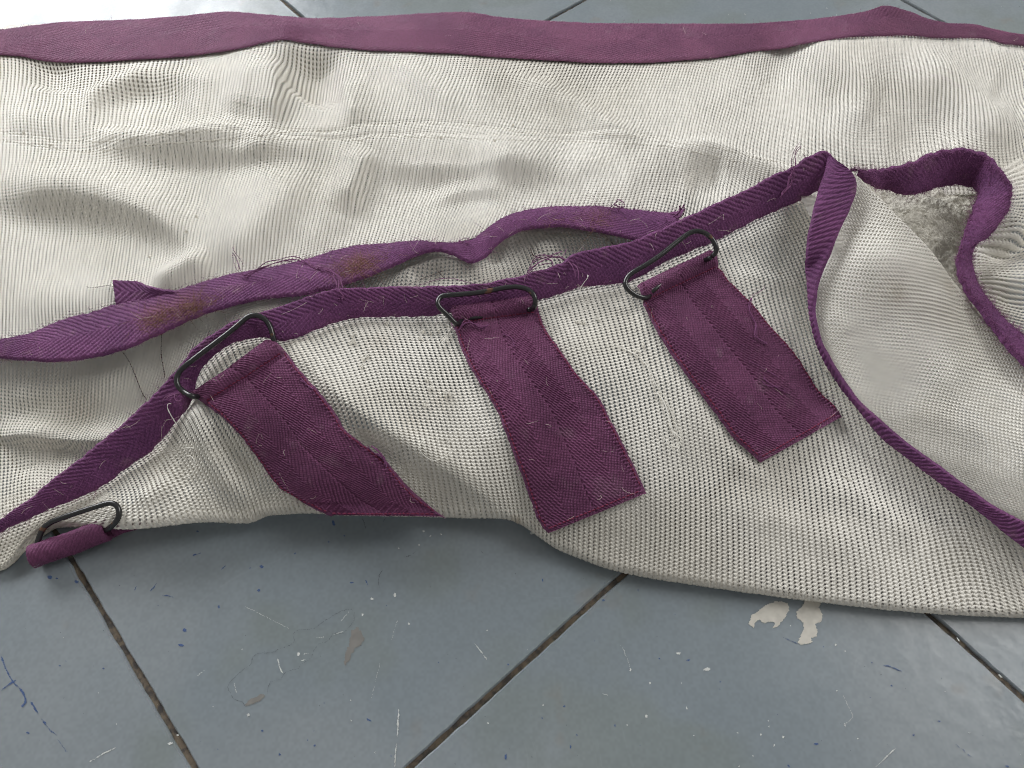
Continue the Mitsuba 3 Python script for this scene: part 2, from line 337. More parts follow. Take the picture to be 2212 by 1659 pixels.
for r in range(-2, 4):
    y0 = .0627 + r * TILE
    for c in range(-4, 4):
        x0 = rows_off[r] + c * TILE
        ctr = (x0 + TILE / 2) * n1 + (y0 + TILE / 2) * n2
        if np.hypot(ctr[0], ctr[1] - .35) > 1.15: continue
        v, f = tile_mesh(x0, x0 + TILE, y0, y0 + TILE)
        entry('floor__tile', v, f, 'grey_paint', 20)
gx, gy = np.meshgrid(np.linspace(-1.6, 1.6, 700), np.linspace(-1.2, 1.9, 700), indexing='ij')
gz = -.0022 + .0018 * (meshkit.fbm(np.stack([gx * 150, gy * 150, gx * 0], -1), 3) - .6)
entry('floor__joint_grout', np.stack([gx, gy, gz], -1).reshape(-1, 3), grid_faces(700, 700), 'grout', True, None, 'brown gritty dirt in the joints between the grey tiles')
# chips, flecks and scratches in the paint, flat on the tiles
def fleck(poly, z=.00035):
    from shapely.geometry import Polygon
    pg = Polygon(poly).buffer(0)
    out = []
    for g in getattr(pg, 'geoms', [pg]):
        if g.area < 1e-9: continue
        v, f = trimesh.creation.triangulate_polygon(g, engine='earcut')
        p = at(v[:, 0], v[:, 1], z)
        f = np.asarray(f)
        if np.cross(p[f[0, 1]] - p[f[0, 0]], p[f[0, 2]] - p[f[0, 0]])[2] < 0: f = f[:, ::-1]
        out.append((p, f))
    return out
def ragged(poly, amp=1.6, step=3.0, seed=1):
    r = np.random.default_rng(seed); p = np.asarray(poly, float); p = np.vstack([p, p[:1]])
    out = []
    for a, b in zip(p[:-1], p[1:]):
        k = max(1, int(np.linalg.norm(b - a) / step))
        for j in range(k): out.append(a + (b - a) * j / k + r.normal(0, amp, 2) * .6)
    return out
chip1 = z8([(1020, 530), (1040, 490), (1070, 470), (1100, 445), (1140, 430), (1190, 440), (1198, 470), (1180, 500), (1150, 540), (1125, 548), (1135, 525), (1115, 520), (1090, 525), (1070, 510), (1050, 525), (1045, 548)])
chip2 = z8([(1270, 412), (1310, 405), (1340, 430), (1325, 455), (1342, 490), (1335, 520), (1310, 530), (1320, 560), (1315, 585), (1290, 590), (1297, 610), (1250, 620), (1235, 610), (1250, 575), (1262, 550), (1258, 525), (1235, 505), (1228, 475), (1255, 455)])
for k, c in enumerate((chip1, chip2)):
    v, f = merge(fleck(ragged(c, 1.5, 3, k)))
    entry('floor__paint_chip', v, f, 'beige_chip', False, None, ['beige patch where grey paint has flaked off, left of two, near the hem', 'beige patch where grey paint has flaked off, right of two, near the hem'][k])
white, blue, dark, scuff = [], [], [], []
def dot(lst, u, v, a, b=None, ang=0.0, seed=0):
    r = np.random.default_rng(int(u * 31 + v * 17) + seed); b = b or a
    k = np.linspace(0, 2 * np.pi, 11)[:-1]
    rr = r.uniform(.65, 1.2, 10)
    x, y = np.cos(k) * a * rr * .8, np.sin(k) * b * rr * .8
    lst.extend(fleck(np.stack([u + x * math.cos(ang) - y * math.sin(ang), v + x * math.sin(ang) + y * math.cos(ang)], -1), .0003 + .00002 * (len(lst) % 5)))
def streak(lst, pts, w, seed=0, jag=1.0):
    p = np.asarray(pts, float); n = max(4, int(np.linalg.norm(np.diff(p, axis=0), axis=1).sum() / 4)); p = spline(p, n)
    r = np.random.default_rng(seed); p = p + r.normal(0, .5 * jag, p.shape)
    t = np.gradient(p, axis=0); nrm = np.stack([-t[:, 1], t[:, 0]], -1) / (np.linalg.norm(t, axis=1, keepdims=True) + 1e-9)
    ww = (w * .62 * r.uniform(.05, 1.2, n) * np.minimum(1, np.minimum(np.arange(n) + .4, n - .6 - np.arange(n)) / 1.5))[:, None]
    lst.extend(fleck(np.vstack([p + nrm * ww, (p - nrm * ww)[::-1]]), .00031 + .00002 * (seed % 5)))
for x, y, a, b, g in [(720, 657, 12, 7, .1), (842, 726, 20, 8, -.25), (512, 728, 5, 9, 0), (596, 785, 5, 8, 0), (135, 880, 5, 4, 0), (580, 927, 6, 10, -.3), (755, 893, 4, 11, -.3), (497, 967, 4, 4, 0), (1075, 1008, 5, 5, 0), (1172, 1018, 7, 7, 0), (1133, 1054, 4, 6, 0),
                      (1108, 948, 3, 4, 0), (1110, 973, 3, 4, 0), (1438, 965, 3, 10, -.2), (1495, 1025, 6, 4, 0), (1040, 1100, 4, 3, 0), (980, 1145, 4, 4, 0), (1398, 620, 6, 7, 0), (1438, 647, 4, 3, 0), (785, 1012, 3, 3, 0), (733, 785, 3, 3, 0), (1403, 818, 4, 3, 0), (1153, 403, 10, 3, 0), (90, 137, 16, 10, -.2),
                      (1928, 597, 5, 12, -.6), (2110, 755, 5, 14, -.8), (1203, 537, 3, 4, 0), (975, 1000, 6, 2, .3), (1975, 1000, 6, 2, .3)]:
    u, v = z8([(x, y)])[0]; dot(white, u, v, a * .5, b * .5, g)
for x, y, a, b, g in [(1607, 421, 8, 7, 0), (1706, 406, 7, 12, .1), (1566, 490, 6, 6, 0), (1922, 70, 4, 7, 0), (1860, 150, 5, 4, 0), (1906, 143, 4, 4, 0), (1723, 203, 4, 4, 0), (1768, 530, 5, 8, 0), (1290, 660, 9, 9, .5), (1072, 923, 8, 8, 0), (735, 1047, 14, 8, -.5), (768, 1010, 7, 5, 0),
                      (1515, 860, 4, 3, 0), (2105, 558, 4, 4, 0), (2108, 958, 5, 5, 0), (922, 888, 3, 3, 0), (503, 962, 4, 3, 0), (1830, 130, 6, 5, 0), (1810, 188, 4, 4, 0), (1620, 1085, 3, 4, 0), (1518, 947, 6, 3, 0)]:
    u, v = z7([(x, y)])[0]; dot(white, u, v, a * .5, b * .5, g)
for k, (pts, w) in enumerate([(z7([(1722, 895), (1720, 960), (1716, 1020)]), 3.0), (z7([(1712, 1045), (1708, 1100), (1706, 1150)]), 2.2), (z7([(1200, 680), (1208, 715), (1220, 742)]), 2.6), (z7([(1010, 785), (1018, 810), (1026, 830)]), 1.3), (z7([(2050, 615), (2080, 650), (2105, 685)]), 1.8),
                              (z7([(1300, 690), (1320, 683)]), 1.4), (z7([(1310, 660), (1338, 655)]), 1.2), (z7([(385, 1128), (430, 1100), (500, 1065)]), 2.2), (z8([(1570, 1150), (1610, 1110), (1660, 1065)]), 2.2), (z8([(470, 620), (495, 670), (512, 725)]), .7), (z7([(1060, 455), (1160, 505), (1260, 555)]), .6),
                              (z7([(850, 755), (885, 730)]), 1.0), (z7([(1470, 520), (1510, 475)]), .9), (z8([(1430, 840), (1450, 880), (1470, 930), (1440, 960)]), .6), (z8([(380, 830), (420, 838)]), .9), (z7([(1370, 590), (1400, 585)]), .8), (z7([(1440, 575), (1485, 562)]), .8), (z7([(1720, 510), (1690, 600)]), .4), (z7([(1640, 700), (1605, 850)]), .5)]):
    streak(white, pts, w, k)
for x, y, a, b, g in [(797, 555, 11, 12, 0), (782, 622, 14, 9, .1), (945, 455, 6, 8, 0), (215, 328, 13, 10, 0), (245, 333, 8, 4, 0), (332, 348, 12, 8, .3), (1130, 282, 12, 9, 0), (1080, 288, 4, 4, 0), (1440, 95, 9, 15, -.3), (855, 130, 8, 5, .4), (1132, 992, 7, 5, 0), (1208, 1093, 6, 8, 0), (258, 710, 5, 4, 0), (447, 722, 5, 5, 0),
                      (1360, 1055, 5, 7, .6), (1595, 945, 14, 5, .5), (2195, 705, 6, 4, 0), (2185, 1105, 7, 18, .1), (192, 955, 10, 6, .3), (120, 1000, 9, 5, .2), (1275, 225, 5, 5, 0), (1420, 175, 4, 6, 0), (1118, 385, 7, 8, 0), (1487, 148, 4, 4, 0), (1690, 1100, 3, 3, 0)]:
    u, v = z7([(x, y)])[0]; dot(blue, u, v, a * .5, b * .5, g)
for x, y, a, b, g in [(1313, 1048, 14, 6, .1), (253, 1060, 4, 11, .2), (226, 885, 7, 5, -.3), (445, 970, 3, 7, 0), (395, 427, 8, 5, 0), (637, 680, 6, 4, .3), (762, 686, 12, 4, -.1), (1640, 796, 6, 4, .3), (1735, 1010, 9, 4, .2), (280, 1010, 5, 4, 0), (1195, 1143, 12, 4, .7), (1846, 950, 7, 5, 0), (1555, 697, 6, 3, .3), (545, 385, 3, 5, 0),
                      (132, 340, 3, 10, -.2), (900, 780, 6, 3, .3), (1345, 628, 3, 4, 0), (2140, 1145, 12, 5, .3), (130, 937, 4, 5, 0)]:
    u, v = z8([(x, y)])[0]; dot(blue, u, v, a * .5, b * .5, g)
for k, (pts, w) in enumerate([(z7([(5, 670), (25, 720), (50, 770), (75, 800)]), 3), (z7([(5, 818), (40, 790), (70, 772)]), 2.5), (z7([(70, 795), (100, 830), (110, 860), (90, 890)]), 4), (z7([(130, 868), (150, 890), (165, 920)]), 4), (z7([(180, 940), (215, 985), (245, 1010)]), 1.5), (z7([(250, 1030), (290, 1085)]), 1.2),
                              (z7([(830, 235), (865, 222)]), 3), (z7([(955, 296), (978, 276)]), 2.6), (z7([(700, 410), (725, 407), (750, 415)]), 2), (z7([(648, 390), (665, 370), (680, 352)]), 1.6), (z7([(1510, 352), (1530, 350)]), 2), (z7([(580, 385), (590, 365)]), 1.6), (z8([(1605, 708), (1645, 718), (1685, 735)]), 1.8), (z8([(1170, 588), (1235, 615)]), 1.0), (z8([(1915, 1048), (1985, 1105)]), .8), (z7([(1580, 340), (1588, 360)]), 1.8)]):
    streak(blue, pts, w, k)
crk = [(1060, 895), (1050, 870), (1015, 855), (995, 830), (985, 800), (1010, 765), (1060, 720), (1085, 700), (1092, 672), (1140, 655), (1165, 655), (1200, 640), (1240, 625), (1272, 600), (1268, 570), (1300, 555), (1350, 550), (1390, 525), (1430, 500), (1480, 472), (1515, 465), (1530, 480), (1530, 510), (1505, 545), (1485, 570), (1440, 570), (1420, 600), (1375, 615), (1362, 635), (1340, 680), (1300, 700), (1290, 720), (1240, 735), (1215, 770), (1170, 780), (1160, 800), (1155, 830)]
for k in range(0, len(crk) - 3, 3): streak(dark, z7(crk[k:k + 4]), .9, k, .8)
for k, pts in enumerate([z7([(1640, 375), (1635, 345), (1645, 310), (1655, 295)]), z7([(1655, 90), (1670, 65), (1690, 40)]), z7([(1560, 50), (1580, 120)]), z7([(2075, 215), (2090, 225)]), z7([(1745, 240), (1770, 235), (1795, 212)])]): streak(dark, pts, 1.2, k)
for k in range(90):                                  # small pits all over
    u, v = rng.uniform(0, 2212), rng.uniform(1180, 1659)
    dot(dark if rng.random() < .6 else (blue if rng.random() < .6 else white), u, v, rng.uniform(.6, 1.7), rng.uniform(.6, 1.7), rng.uniform(0, 3), k)
for k in range(40):
    u, v = rng.uniform(1200, 2212), rng.uniform(-60, 60); dot(white if rng.random() < .6 else dark, u, v, rng.uniform(.6, 1.6), rng.uniform(.4, 1.0), 0, k)
scuff += fleck(ragged(z7([(1520, 560), (1545, 540), (1575, 590), (1565, 620), (1530, 640), (1510, 690), (1485, 710), (1490, 660), (1510, 620)]), 2.5, 4, 5), .00028)
scuff += fleck(ragged(z7([(1060, 885), (1070, 860), (1130, 832), (1145, 840), (1120, 865)]), 1.2, 4, 6), .00028)
for lst, m, lab in ((white, 'white_fleck', 'white paint flecks and scratches on the grey tiles'), (blue, 'blue_fleck', 'blue paint flecks on the grey tiles'), (dark, 'dark_fleck', 'dark pits and the cracked outline of a paint flake on the tiles'), (scuff, 'brown_scuff', 'brown scuffs on the grey paint')):
    v, f = merge(lst); entry('floor__paint_fleck', v, f, m, False, None, lab, kind='stuff')

# ---------------------------------------------------------------- the rug
R = 'horse_rug'
labels[R] = {'label': 'crumpled off-white mesh horse rug with purple binding lying on the grey tiles', 'category': 'horse rug'}
TBu = z1([(-300, 215), (0, 190), (400, 140), (800, 125), (1100, 105), (1430, 75), (1600, 90), (1890, 118)]) + z2([(0, 118), (200, 108), (600, 85), (830, 78), (1000, 105), (1200, 125), (1700, 148)]) + z3([(0, 150), (500, 150), (800, 135), (1100, 100), (1250, 70), (1340, 40), (1480, 75), (1620, 130), (1750, 155), (1880, 160), (2000, 190), (2212, 228), (2500, 260)])
TBl = z1([(-300, 340), (0, 355), (100, 360), (300, 390), (520, 400), (850, 385), (1200, 360), (1450, 325), (1650, 280), (1750, 262), (1900, 280)]) + z2([(0, 303), (300, 330), (700, 345), (1100, 375), (1400, 392), (1650, 405), (1900, 405)]) + z3([(0, 395), (300, 370), (600, 325), (900, 275), (1200, 240), (1450, 235), (1700, 250), (1950, 250), (2100, 290), (2212, 297), (2500, 330)])
Mu = z4([(-300, 620), (0, 555), (200, 510), (400, 425), (600, 370), (740, 325), (900, 290), (1100, 235), (1300, 180), (1500, 130), (1700, 100), (1900, 55)]) + z2([(0, 1580), (200, 1545), (500, 1525), (700, 1540), (850, 1520), (950, 1450), (1050, 1380), (1200, 1335), (1400, 1310), (1700, 1310), (1900, 1330), (2050, 1345), (2180, 1320)])
Ml = z4([(-300, 640), (0, 650), (200, 668), (400, 672), (600, 645), (800, 590), (1000, 500), (1200, 410), (1400, 340), (1600, 290), (1900, 255)]) + z5([(0, 215), (60, 195), (200, 150), (400, 65), (530, 10)]) + z2([(640, 1566), (740, 1590), (850, 1640), (950, 1600), (1000, 1540), (1080, 1480), (1200, 1430), (1400, 1415), (1600, 1440), (1800, 1480), (1900, 1505), (2120, 1440)])
Nu = z4([(-200, 1800), (0, 1650), (150, 1550), (300, 1420), (500, 1270), (700, 1110), (850, 980), (1000, 830), (1100, 720), (1200, 590), (1350, 480), (1500, 400), (1600, 370), (1800, 310), (1950, 250), (2100, 215)]) + z5([(60, 212), (200, 210), (400, 205), (600, 200), (800, 195), (1000, 170), (1250, 110), (1400, 62)]) + z2([(1500, 1575), (1800, 1515), (2000, 1440)]) + z3([(0, 1400), (150, 1335), (300, 1262), (500, 1170), (650, 1090), (780, 1035), (870, 970), (960, 942), (1015, 965)])
Nl = z4([(-140, 1800), (200, 1640), (350, 1570), (500, 1510), (650, 1440), (750, 1360), (880, 1270), (1000, 1170), (1080, 1060), (1150, 985), (1200, 890), (1230, 760), (1340, 625), (1480, 550), (1640, 525), (1770, 540), (1900, 500), (2000, 460)]) + z5([(0, 430), (150, 395), (350, 390), (600, 385), (720, 370), (1000, 330), (1270, 290), (1400, 250), (1550, 205), (1800, 180)]) + z3([(0, 1620), (310, 1490), (500, 1390), (650, 1320), (800, 1255), (930, 1185), (985, 1165)])
zN = RBFInterpolator(np.array([(-60, 1150), (100, 1060), (300, 930), (420, 780), (560, 700), (760, 640), (1000, 640), (1200, 610), (1400, 530), (1600, 450), (1720, 380), (1790, 340)]) / 1000.0,
                     np.array([.008, .016, .032, .050, .056, .054, .052, .052, .056, .062, .072, .080]), kernel='thin_plate_spline', smoothing=1e-3)
zn = lambda pts: zN(np.asarray(pts) / 1000.0)

# back panel
up = lambda pts, dv: [(u, v + dv) for u, v in pts]
bt = [(-170, 98), (0, 102), (181, 116), (417, 104), (600, 72), (768, 83), (1000, 98), (1295, 116), (1490, 112), (1700, 90), (1880, 70), (2100, 76), (2212, 90), (2400, 106)]
bb = [(-170, 778), (-30, 780), (139, 780), (310, 735), (470, 668), (620, 632), (850, 574), (1120, 500), (1360, 512), (1640, 455), (1900, 420), (2180, 420), (2330, 440), (2560, 460)]
back_hints = [(-170, 108, .018), (0, 112, .020), (181, 128, .020), (417, 114, .026), (600, 88, .036), (768, 95, .030), (1000, 108, .027), (1295, 128, .020), (1490, 120, .020), (1700, 95, .026), (1880, 74, .040), (2100, 80, .030), (2212, 92, .026), (2400, 105, .02),
              (100, 300, .034), (400, 260, .036), (700, 280, .038), (1000, 290, .038), (1350, 290, .037), (1700, 270, .034), (2050, 260, .040), (2300, 300, .038), (100, 560, .030), (450, 520, .036), (800, 450, .034), (1150, 420, .040), (1450, 410, .042), (1750, 370, .038), (2050, 350, .044), (2300, 400, .042),
              (-170, 780, .022), (0, 775, .026), (139, 775, .030), (310, 735, .036), (470, 668, .040), (620, 632, .043), (850, 574, .044), (1120, 500, .046), (1360, 512, .046), (1640, 455, .036), (1900, 420, .032), (2150, 420, .036), (2560, 460, .03)]
su = z1([(-200, 800), (0, 820), (200, 850), (400, 880), (650, 880), (900, 850), (1150, 825), (1450, 805), (1600, 845), (1850, 818)]) + z2([(0, 820), (200, 778), (500, 770), (750, 780), (1000, 800), (1200, 830), (1600, 835), (2000, 860)]) + z3([(0, 880), (300, 920), (600, 995), (900, 1030), (1300, 1022)])
sl = z1([(-200, 850), (0, 872), (300, 920), (500, 945), (700, 930), (900, 902), (1200, 882), (1500, 862), (1800, 868)]) + z2([(0, 870), (150, 878), (250, 850), (650, 855), (1000, 870), (1300, 880), (1700, 890), (2100, 915)]) + z3([(100, 930), (300, 975), (560, 1030)])
FOLD = 1.35
back_strokes = [(a_, b_ * FOLD, c_ * 1.22, d_ * 1.22) for a_, b_, c_, d_ in [
    ([(300, 300), (420, 303), (540, 300), (650, 290)], .0095, 32, 20), ([(330, 345), (450, 348), (600, 338)], -.0065, 24, 34),
    ([(780, 302), (860, 316), (980, 322), (1130, 328), (1240, 335)], .0115, 48, 26), ([(820, 380), (960, 384), (1100, 405)], -.0095, 36, 60),
    ([(-60, 392), (100, 396), (200, 410), (300, 440), (380, 485), (440, 545)], .0105, 50, 26), ([(-60, 470), (150, 480), (330, 510)], -.0045, 40, 60),
    ([(320, 610), (390, 573), (450, 545)], .0075, 22, 24), ([(450, 600), (520, 590)], -.003, 30, 30),
    ([(575, 260), (588, 190), (590, 130), (602, 92)], .0075, 70, 17), ([(685, 135), (685, 200), (665, 262)], -.0145, 46, 46), ([(760, 265), (752, 200), (735, 150)], .004, 18, 30),
    ([(175, 235), (200, 268), (270, 287), (340, 288), (430, 278), (540, 262)], .0085, 20, 24), ([(178, 250), (195, 200), (260, 165), (340, 140)], .0055, 16, 18), ([(240, 215), (330, 220), (420, 215)], -.0045, 28, 28),
    ([(300, 150), (420, 165), (520, 150)], .003, 20, 22), ([(400, 250), (430, 200), (440, 150)], .003, 25, 25), ([(500, 255), (520, 200), (540, 140)], .003, 22, 18),
    ([(440, 570), (520, 500), (600, 430), (640, 370), (655, 320)], .0085, 66, 46), ([(735, 450), (768, 370), (800, 300)], .0085, 40, 17), ([(640, 540), (700, 470), (720, 400)], .003, 40, 30),
    ([(920, 425), (1030, 394), (1110, 412)], .0042, 20, 14), ([(1080, 150), (1150, 172), (1250, 225), (1330, 270), (1420, 305)], .0048, 16, 24), ([(850, 110), (900, 160), (950, 205), (1010, 240)], .0032, 26, 22),
    ([(1640, 118), (1700, 185), (1780, 240), (1860, 280)], -.011, 40, 50), ([(1670, 85), (1750, 150), (1840, 205), (1930, 235)], .008, 80, 36), ([(1960, 95), (2050, 150), (2140, 230), (2230, 310)], .0075, 34, 48), ([(2130, 190), (2230, 240)], -.003, 40, 30),
    ([(1430, 300), (1540, 308), (1620, 335), (1720, 372)], .0058, 15, 24), ([(1470, 410), (1570, 398)], -.0065, 28, 34), ([(1500, 360), (1300, 350), (1180, 345)], .002, 30, 30), ([(120, 140), (110, 215)], -.0055, 45, 40), ([(0, 240), (100, 255), (160, 250)], .003, 26, 24),
    ([(1900, 320), (2000, 300), (2080, 270)], -.004, 50, 50), ([(1250, 420), (1400, 400)], .002, 40, 40), ([(0, 640), (150, 640), (300, 600)], .004, 40, 50), (su, -.0006, 4, 4), (sl, -.0006, 4, 4)]]
sheet('back', R + '__net_panel', [bt, bb], back_hints, back_strokes, 345, 118, 5, 330, 'net_fine', rib_h=.0005, wrinkle=.0006, label='rear mesh panel with soft folds below the far purple binding', seed=1.0)
# a second layer lying on the tiles beneath
lb = [(-170, 60), (600, 45), (1200, 60), (1700, 60), (2400, 90)]
lc = [(-170, 700), (500, 600), (1200, 480), (1700, 380), (2400, 400)]
sheet('lower', R + '__net_panel', [lb, lc], [(0, 100, .008), (2200, 100, .008), (1000, 100, .010), (0, 560, .007), (2200, 560, .007), (1000, 400, .010)], [], 150, 80, 3, 120, 'net_fine', rib_h=.0004, label='lower mesh layer lying flat on the tiles under the rug', seed=2.0)

# inner side of the pocket between the two purple lips
it = [(-80, 740), (0, 745), (139, 755), (312, 700), (480, 640), (640, 610), (760, 590), (900, 545), (1010, 550), (1100, 490), (1240, 475), (1400, 500), (1470, 480)]
ib = [(-80, 1220), (0, 1160), (120, 1075), (260, 960), (385, 840), (520, 730), (680, 665), (860, 650), (1010, 640), (1160, 615), (1280, 580), (1400, 535), (1480, 500)]
inner_hints = [(-80, 740, .022), (0, 760, .024), (139, 760, .027), (312, 705, .034), (480, 650, .038), (700, 600, .040), (900, 550, .041), (1010, 550, .042), (1100, 492, .042), (1240, 478, .042), (1400, 500, .045), (1470, 480, .050),
               (50, 860, .016), (200, 850, .017), (330, 800, .017), (450, 700, .026), (60, 1000, .005), (180, 980, .005), (120, 900, .010), (300, 880, .018), (720, 625, .036), (900, 600, .036), (1100, 560, .034), (1250, 540, .034), (-80, 1200, .004), (120, 1060, .010), (260, 950, .018), (385, 835, .030), (520, 720, .040), (900, 640, .042), (1160, 610, .042), (1400, 530, .047)]
inner_strokes = [([(-60, 925), (80, 940), (190, 950), (260, 945), (330, 900)], .0115, 40, 8), ([(0, 860), (150, 850), (270, 790), (310, 750)], .003, 26, 24), ([(20, 1020), (100, 985), (170, 960)], -.003, 20, 20), ([(0, 905), (90, 880), (250, 830)], -.003, 24, 22),
                 ([(820, 612), (900, 573), (960, 558), (1010, 572), (1060, 602)], .0075, 12, 18), ([(1060, 590), (1075, 545), (1100, 510)], -.005, 16, 20), ([(1130, 560), (1170, 530), (1300, 510)], .005, 20, 26), ([(880, 610), (960, 590)], -.004, 12, 14)]
sheet('inner', R + '__net_panel', [up(it, -12), ib], inner_hints, inner_strokes, 185, .0024, 6, 200, 'net_open', rib_h=.0004, chevron=.0004, label='inner mesh layer seen between the two purple lips of the opening', seed=3.0)

# front panel with the hem that rolls under
ft = [(-90, 1150), (30, 1105), (150, 1070), (260, 1008), (350, 945), (405, 868), (440, 790), (520, 722), (620, 712), (780, 672), (960, 668), (1120, 640), (1250, 610), (1390, 575), (1540, 508), (1660, 450), (1765, 418), (1860, 500)]
fm = [(-100, 1190), (30, 1140), (160, 1100), (290, 1065), (400, 1025), (480, 1000), (530, 960), (600, 920), (710, 900), (860, 890), (1035, 890), (1195, 890), (1330, 890), (1470, 880), (1640, 860), (1800, 850), (1950, 850), (2090, 880)]
fb = [(-150, 1255), (0, 1222), (100, 1128), (300, 1118), (440, 1105), (525, 1108), (580, 1090), (660, 1086), (760, 1090), (900, 1092), (1085, 1100), (1215, 1166), (1350, 1214), (1490, 1238), (1680, 1266), (1880, 1292), (2080, 1309), (2300, 1318)]
front_hints = [(u, v, z - .004) for (u, v), z in zip(ft[:16], zn(ft[:16]))] + [(1765, 418, .052), (1700, 440, .060), (1820, 440, .048), (1745, 480, .050), (1745, 560, .045)] + [(1860, 500, .05), (420, 900, .046), (460, 980, .036), (480, 1080, .022), (300, 1070, .026), (200, 1105, .017), (80, 1140, .010), (0, 1220, .006), (525, 1105, .016), (640, 760, .055), (700, 820, .052), (770, 890, .048), (860, 950, .043), (950, 1005, .036), (1050, 1065, .026), (1120, 1110, .016),
               (570, 850, .050), (620, 940, .042), (680, 1030, .032), (700, 1085, .022), (800, 1020, .032), (850, 1085, .021), (950, 1085, .017), (850, 780, .051), (1000, 850, .045), (1150, 800, .047), (1250, 980, .034), (1200, 1120, .019), (1400, 750, .049), (1400, 1000, .034), (1350, 1190, .014), (1600, 700, .046), (1600, 950, .034), (1650, 1240, .012),
               (1800, 650, .034), (1850, 850, .026), (1950, 1100, .018), (2090, 880, .020), (2080, 1300, .010), (2300, 1318, .009), (2250, 1150, .014)]
front_strokes = [([(640, 745), (700, 815), (770, 885), (860, 950), (960, 1010), (1060, 1070), (1130, 1112)], .0080, 42, 18), ([(745, 910), (850, 985), (960, 1050)], -.0055, 18, 30), ([(415, 880), (440, 950), (490, 1040), (560, 1095)], .0052, 22, 26), ([(455, 880), (500, 960), (580, 1050)], -.0042, 16, 24), ([(390, 950), (400, 1020), (420, 1080)], -.0025, 22, 18),
                 ([(640, 735), (760, 720), (860, 720)], .002, 20, 22), ([(1000, 720), (1090, 860), (1150, 1000)], .0022, 60, 60), ([(1180, 680), (1260, 760), (1350, 880)], .0022, 30, 34), ([(1440, 780), (1530, 920), (1600, 1000), (1700, 1040)], .0022, 20, 24), ([(1330, 700), (1450, 820)], -.002, 30, 30), ([(1560, 590), (1640, 600), (1730, 620)], .0022, 20, 26), ([(1750, 1020), (1880, 1090), (2000, 1180)], .003, 26, 34), ([(1700, 800), (1790, 920)], -.003, 34, 30),
                 ([(280, 1085), (330, 1060), (370, 1020)], .003, 20, 20), ([(1250, 1010), (1330, 1120)], .0018, 26, 30), ([(1500, 1080), (1700, 1130), (1900, 1220)], .0016, 40, 40)]
sheet('front', R + '__net_panel', [ft, fm, fb], front_hints, front_strokes, 212, .0021, 7, 360, 'net_open', rib_h=.00025, chevron=.0006, curl=(.0045, 8), label='front mesh panel carrying the purple tabs, its hem rolled on the tiles', seed=4.0, wrinkle=.0009)

# turned-back flap at the right, the fleece behind it and the pleated piece beyond
fl = [(1846, 376), (1850, 399), (1836, 451), (1812, 503), (1792, 549), (1772, 590), (1760, 635), (1760, 677), (1772, 729), (1793, 774), (1824, 823), (1859, 868), (1911, 915), (1963, 962), (2032, 1010), (2129, 1083), (2212, 1130), (2330, 1195)]
fr = [(1850, 379), (1875, 407), (1930, 465), (1982, 517), (2030, 570), (2075, 625), (2110, 680), (2160, 740), (2215, 800), (2270, 870), (2310, 920), (2340, 970), (2360, 1020), (2380, 1080), (2400, 1130), (2420, 1180), (2430, 1220), (2440, 1260)]
flap_hints = [(1846, 376, .080), (1836, 451, .072), (1792, 549, .062), (1760, 660, .052), (1793, 774, .044), (1859, 868, .040), (1963, 962, .037), (2129, 1083, .034), (2330, 1195, .034), (1900, 435, .079), (1982, 517, .073), (2050, 595, .064), (2120, 690, .050), (2215, 800, .045), (2350, 1000, .044), (1870, 560, .074), (1900, 700, .057), (1960, 800, .050), (2050, 820, .050), (2100, 950, .045), (2220, 1000, .048)]
flap_strokes = [([(1850, 720), (1790, 670)], .002, 20, 20), ([(1900, 720), (2000, 760), (2100, 860)], .002, 60, 60), ([(1900, 480), (1960, 600), (2060, 720)], .003, 50, 50), ([(2030, 560), (2070, 640), (2110, 720)], -.0022, 18, 24), ([(1900, 880), (2000, 900), (2160, 960)], .002, 30, 30)]
sheet('flap', R + '__net_panel', [fl, fr], flap_hints, flap_strokes, 108, .0021, 7, 330, 'net_open', rib_h=.0003, chevron=.0005, curl=(.005, 6), label='turned-back mesh flap at the right with its curved purple edge', seed=5.0, wrinkle=.0007)
pl = [(2120, 395), (2120, 450), (2110, 500), (2090, 560), (2095, 600), (2112, 640), (2150, 690), (2200, 740), (2290, 800)]
pr = [(2200, 340), (2330, 430), (2400, 500), (2400, 540), (2400, 640), (2400, 700), (2410, 770), (2420, 830), (2430, 900)]
pleat_hints = [(2120, 395, .055), (2110, 500, .050), (2090, 560, .044), (2112, 640, .043), (2200, 740, .040), (2290, 800, .04), (2200, 340, .046), (2330, 430, .048), (2400, 540, .040), (2400, 700, .046), (2420, 850, .046), (2180, 480, .054), (2180, 620, .048)]
pleat_strokes = [([(2090, 545), (2150, 562), (2240, 520), (2330, 500)], -.010, 20, 22), ([(2110, 585), (2170, 600), (2260, 600)], .004, 20, 22), ([(2150, 400), (2190, 470), (2240, 500)], .004, 22, 24), ([(2150, 640), (2230, 680)], -.002, 16, 16)]
sheet('pleat', R + '__net_panel', [pl, pr], pleat_hints, pleat_strokes, 56, 32, 8, 90, 'net_fine', rib_h=.0008, label='bright pleated mesh at the right edge beside the fuzzy purple edge', seed=6.0, wrinkle=.001)
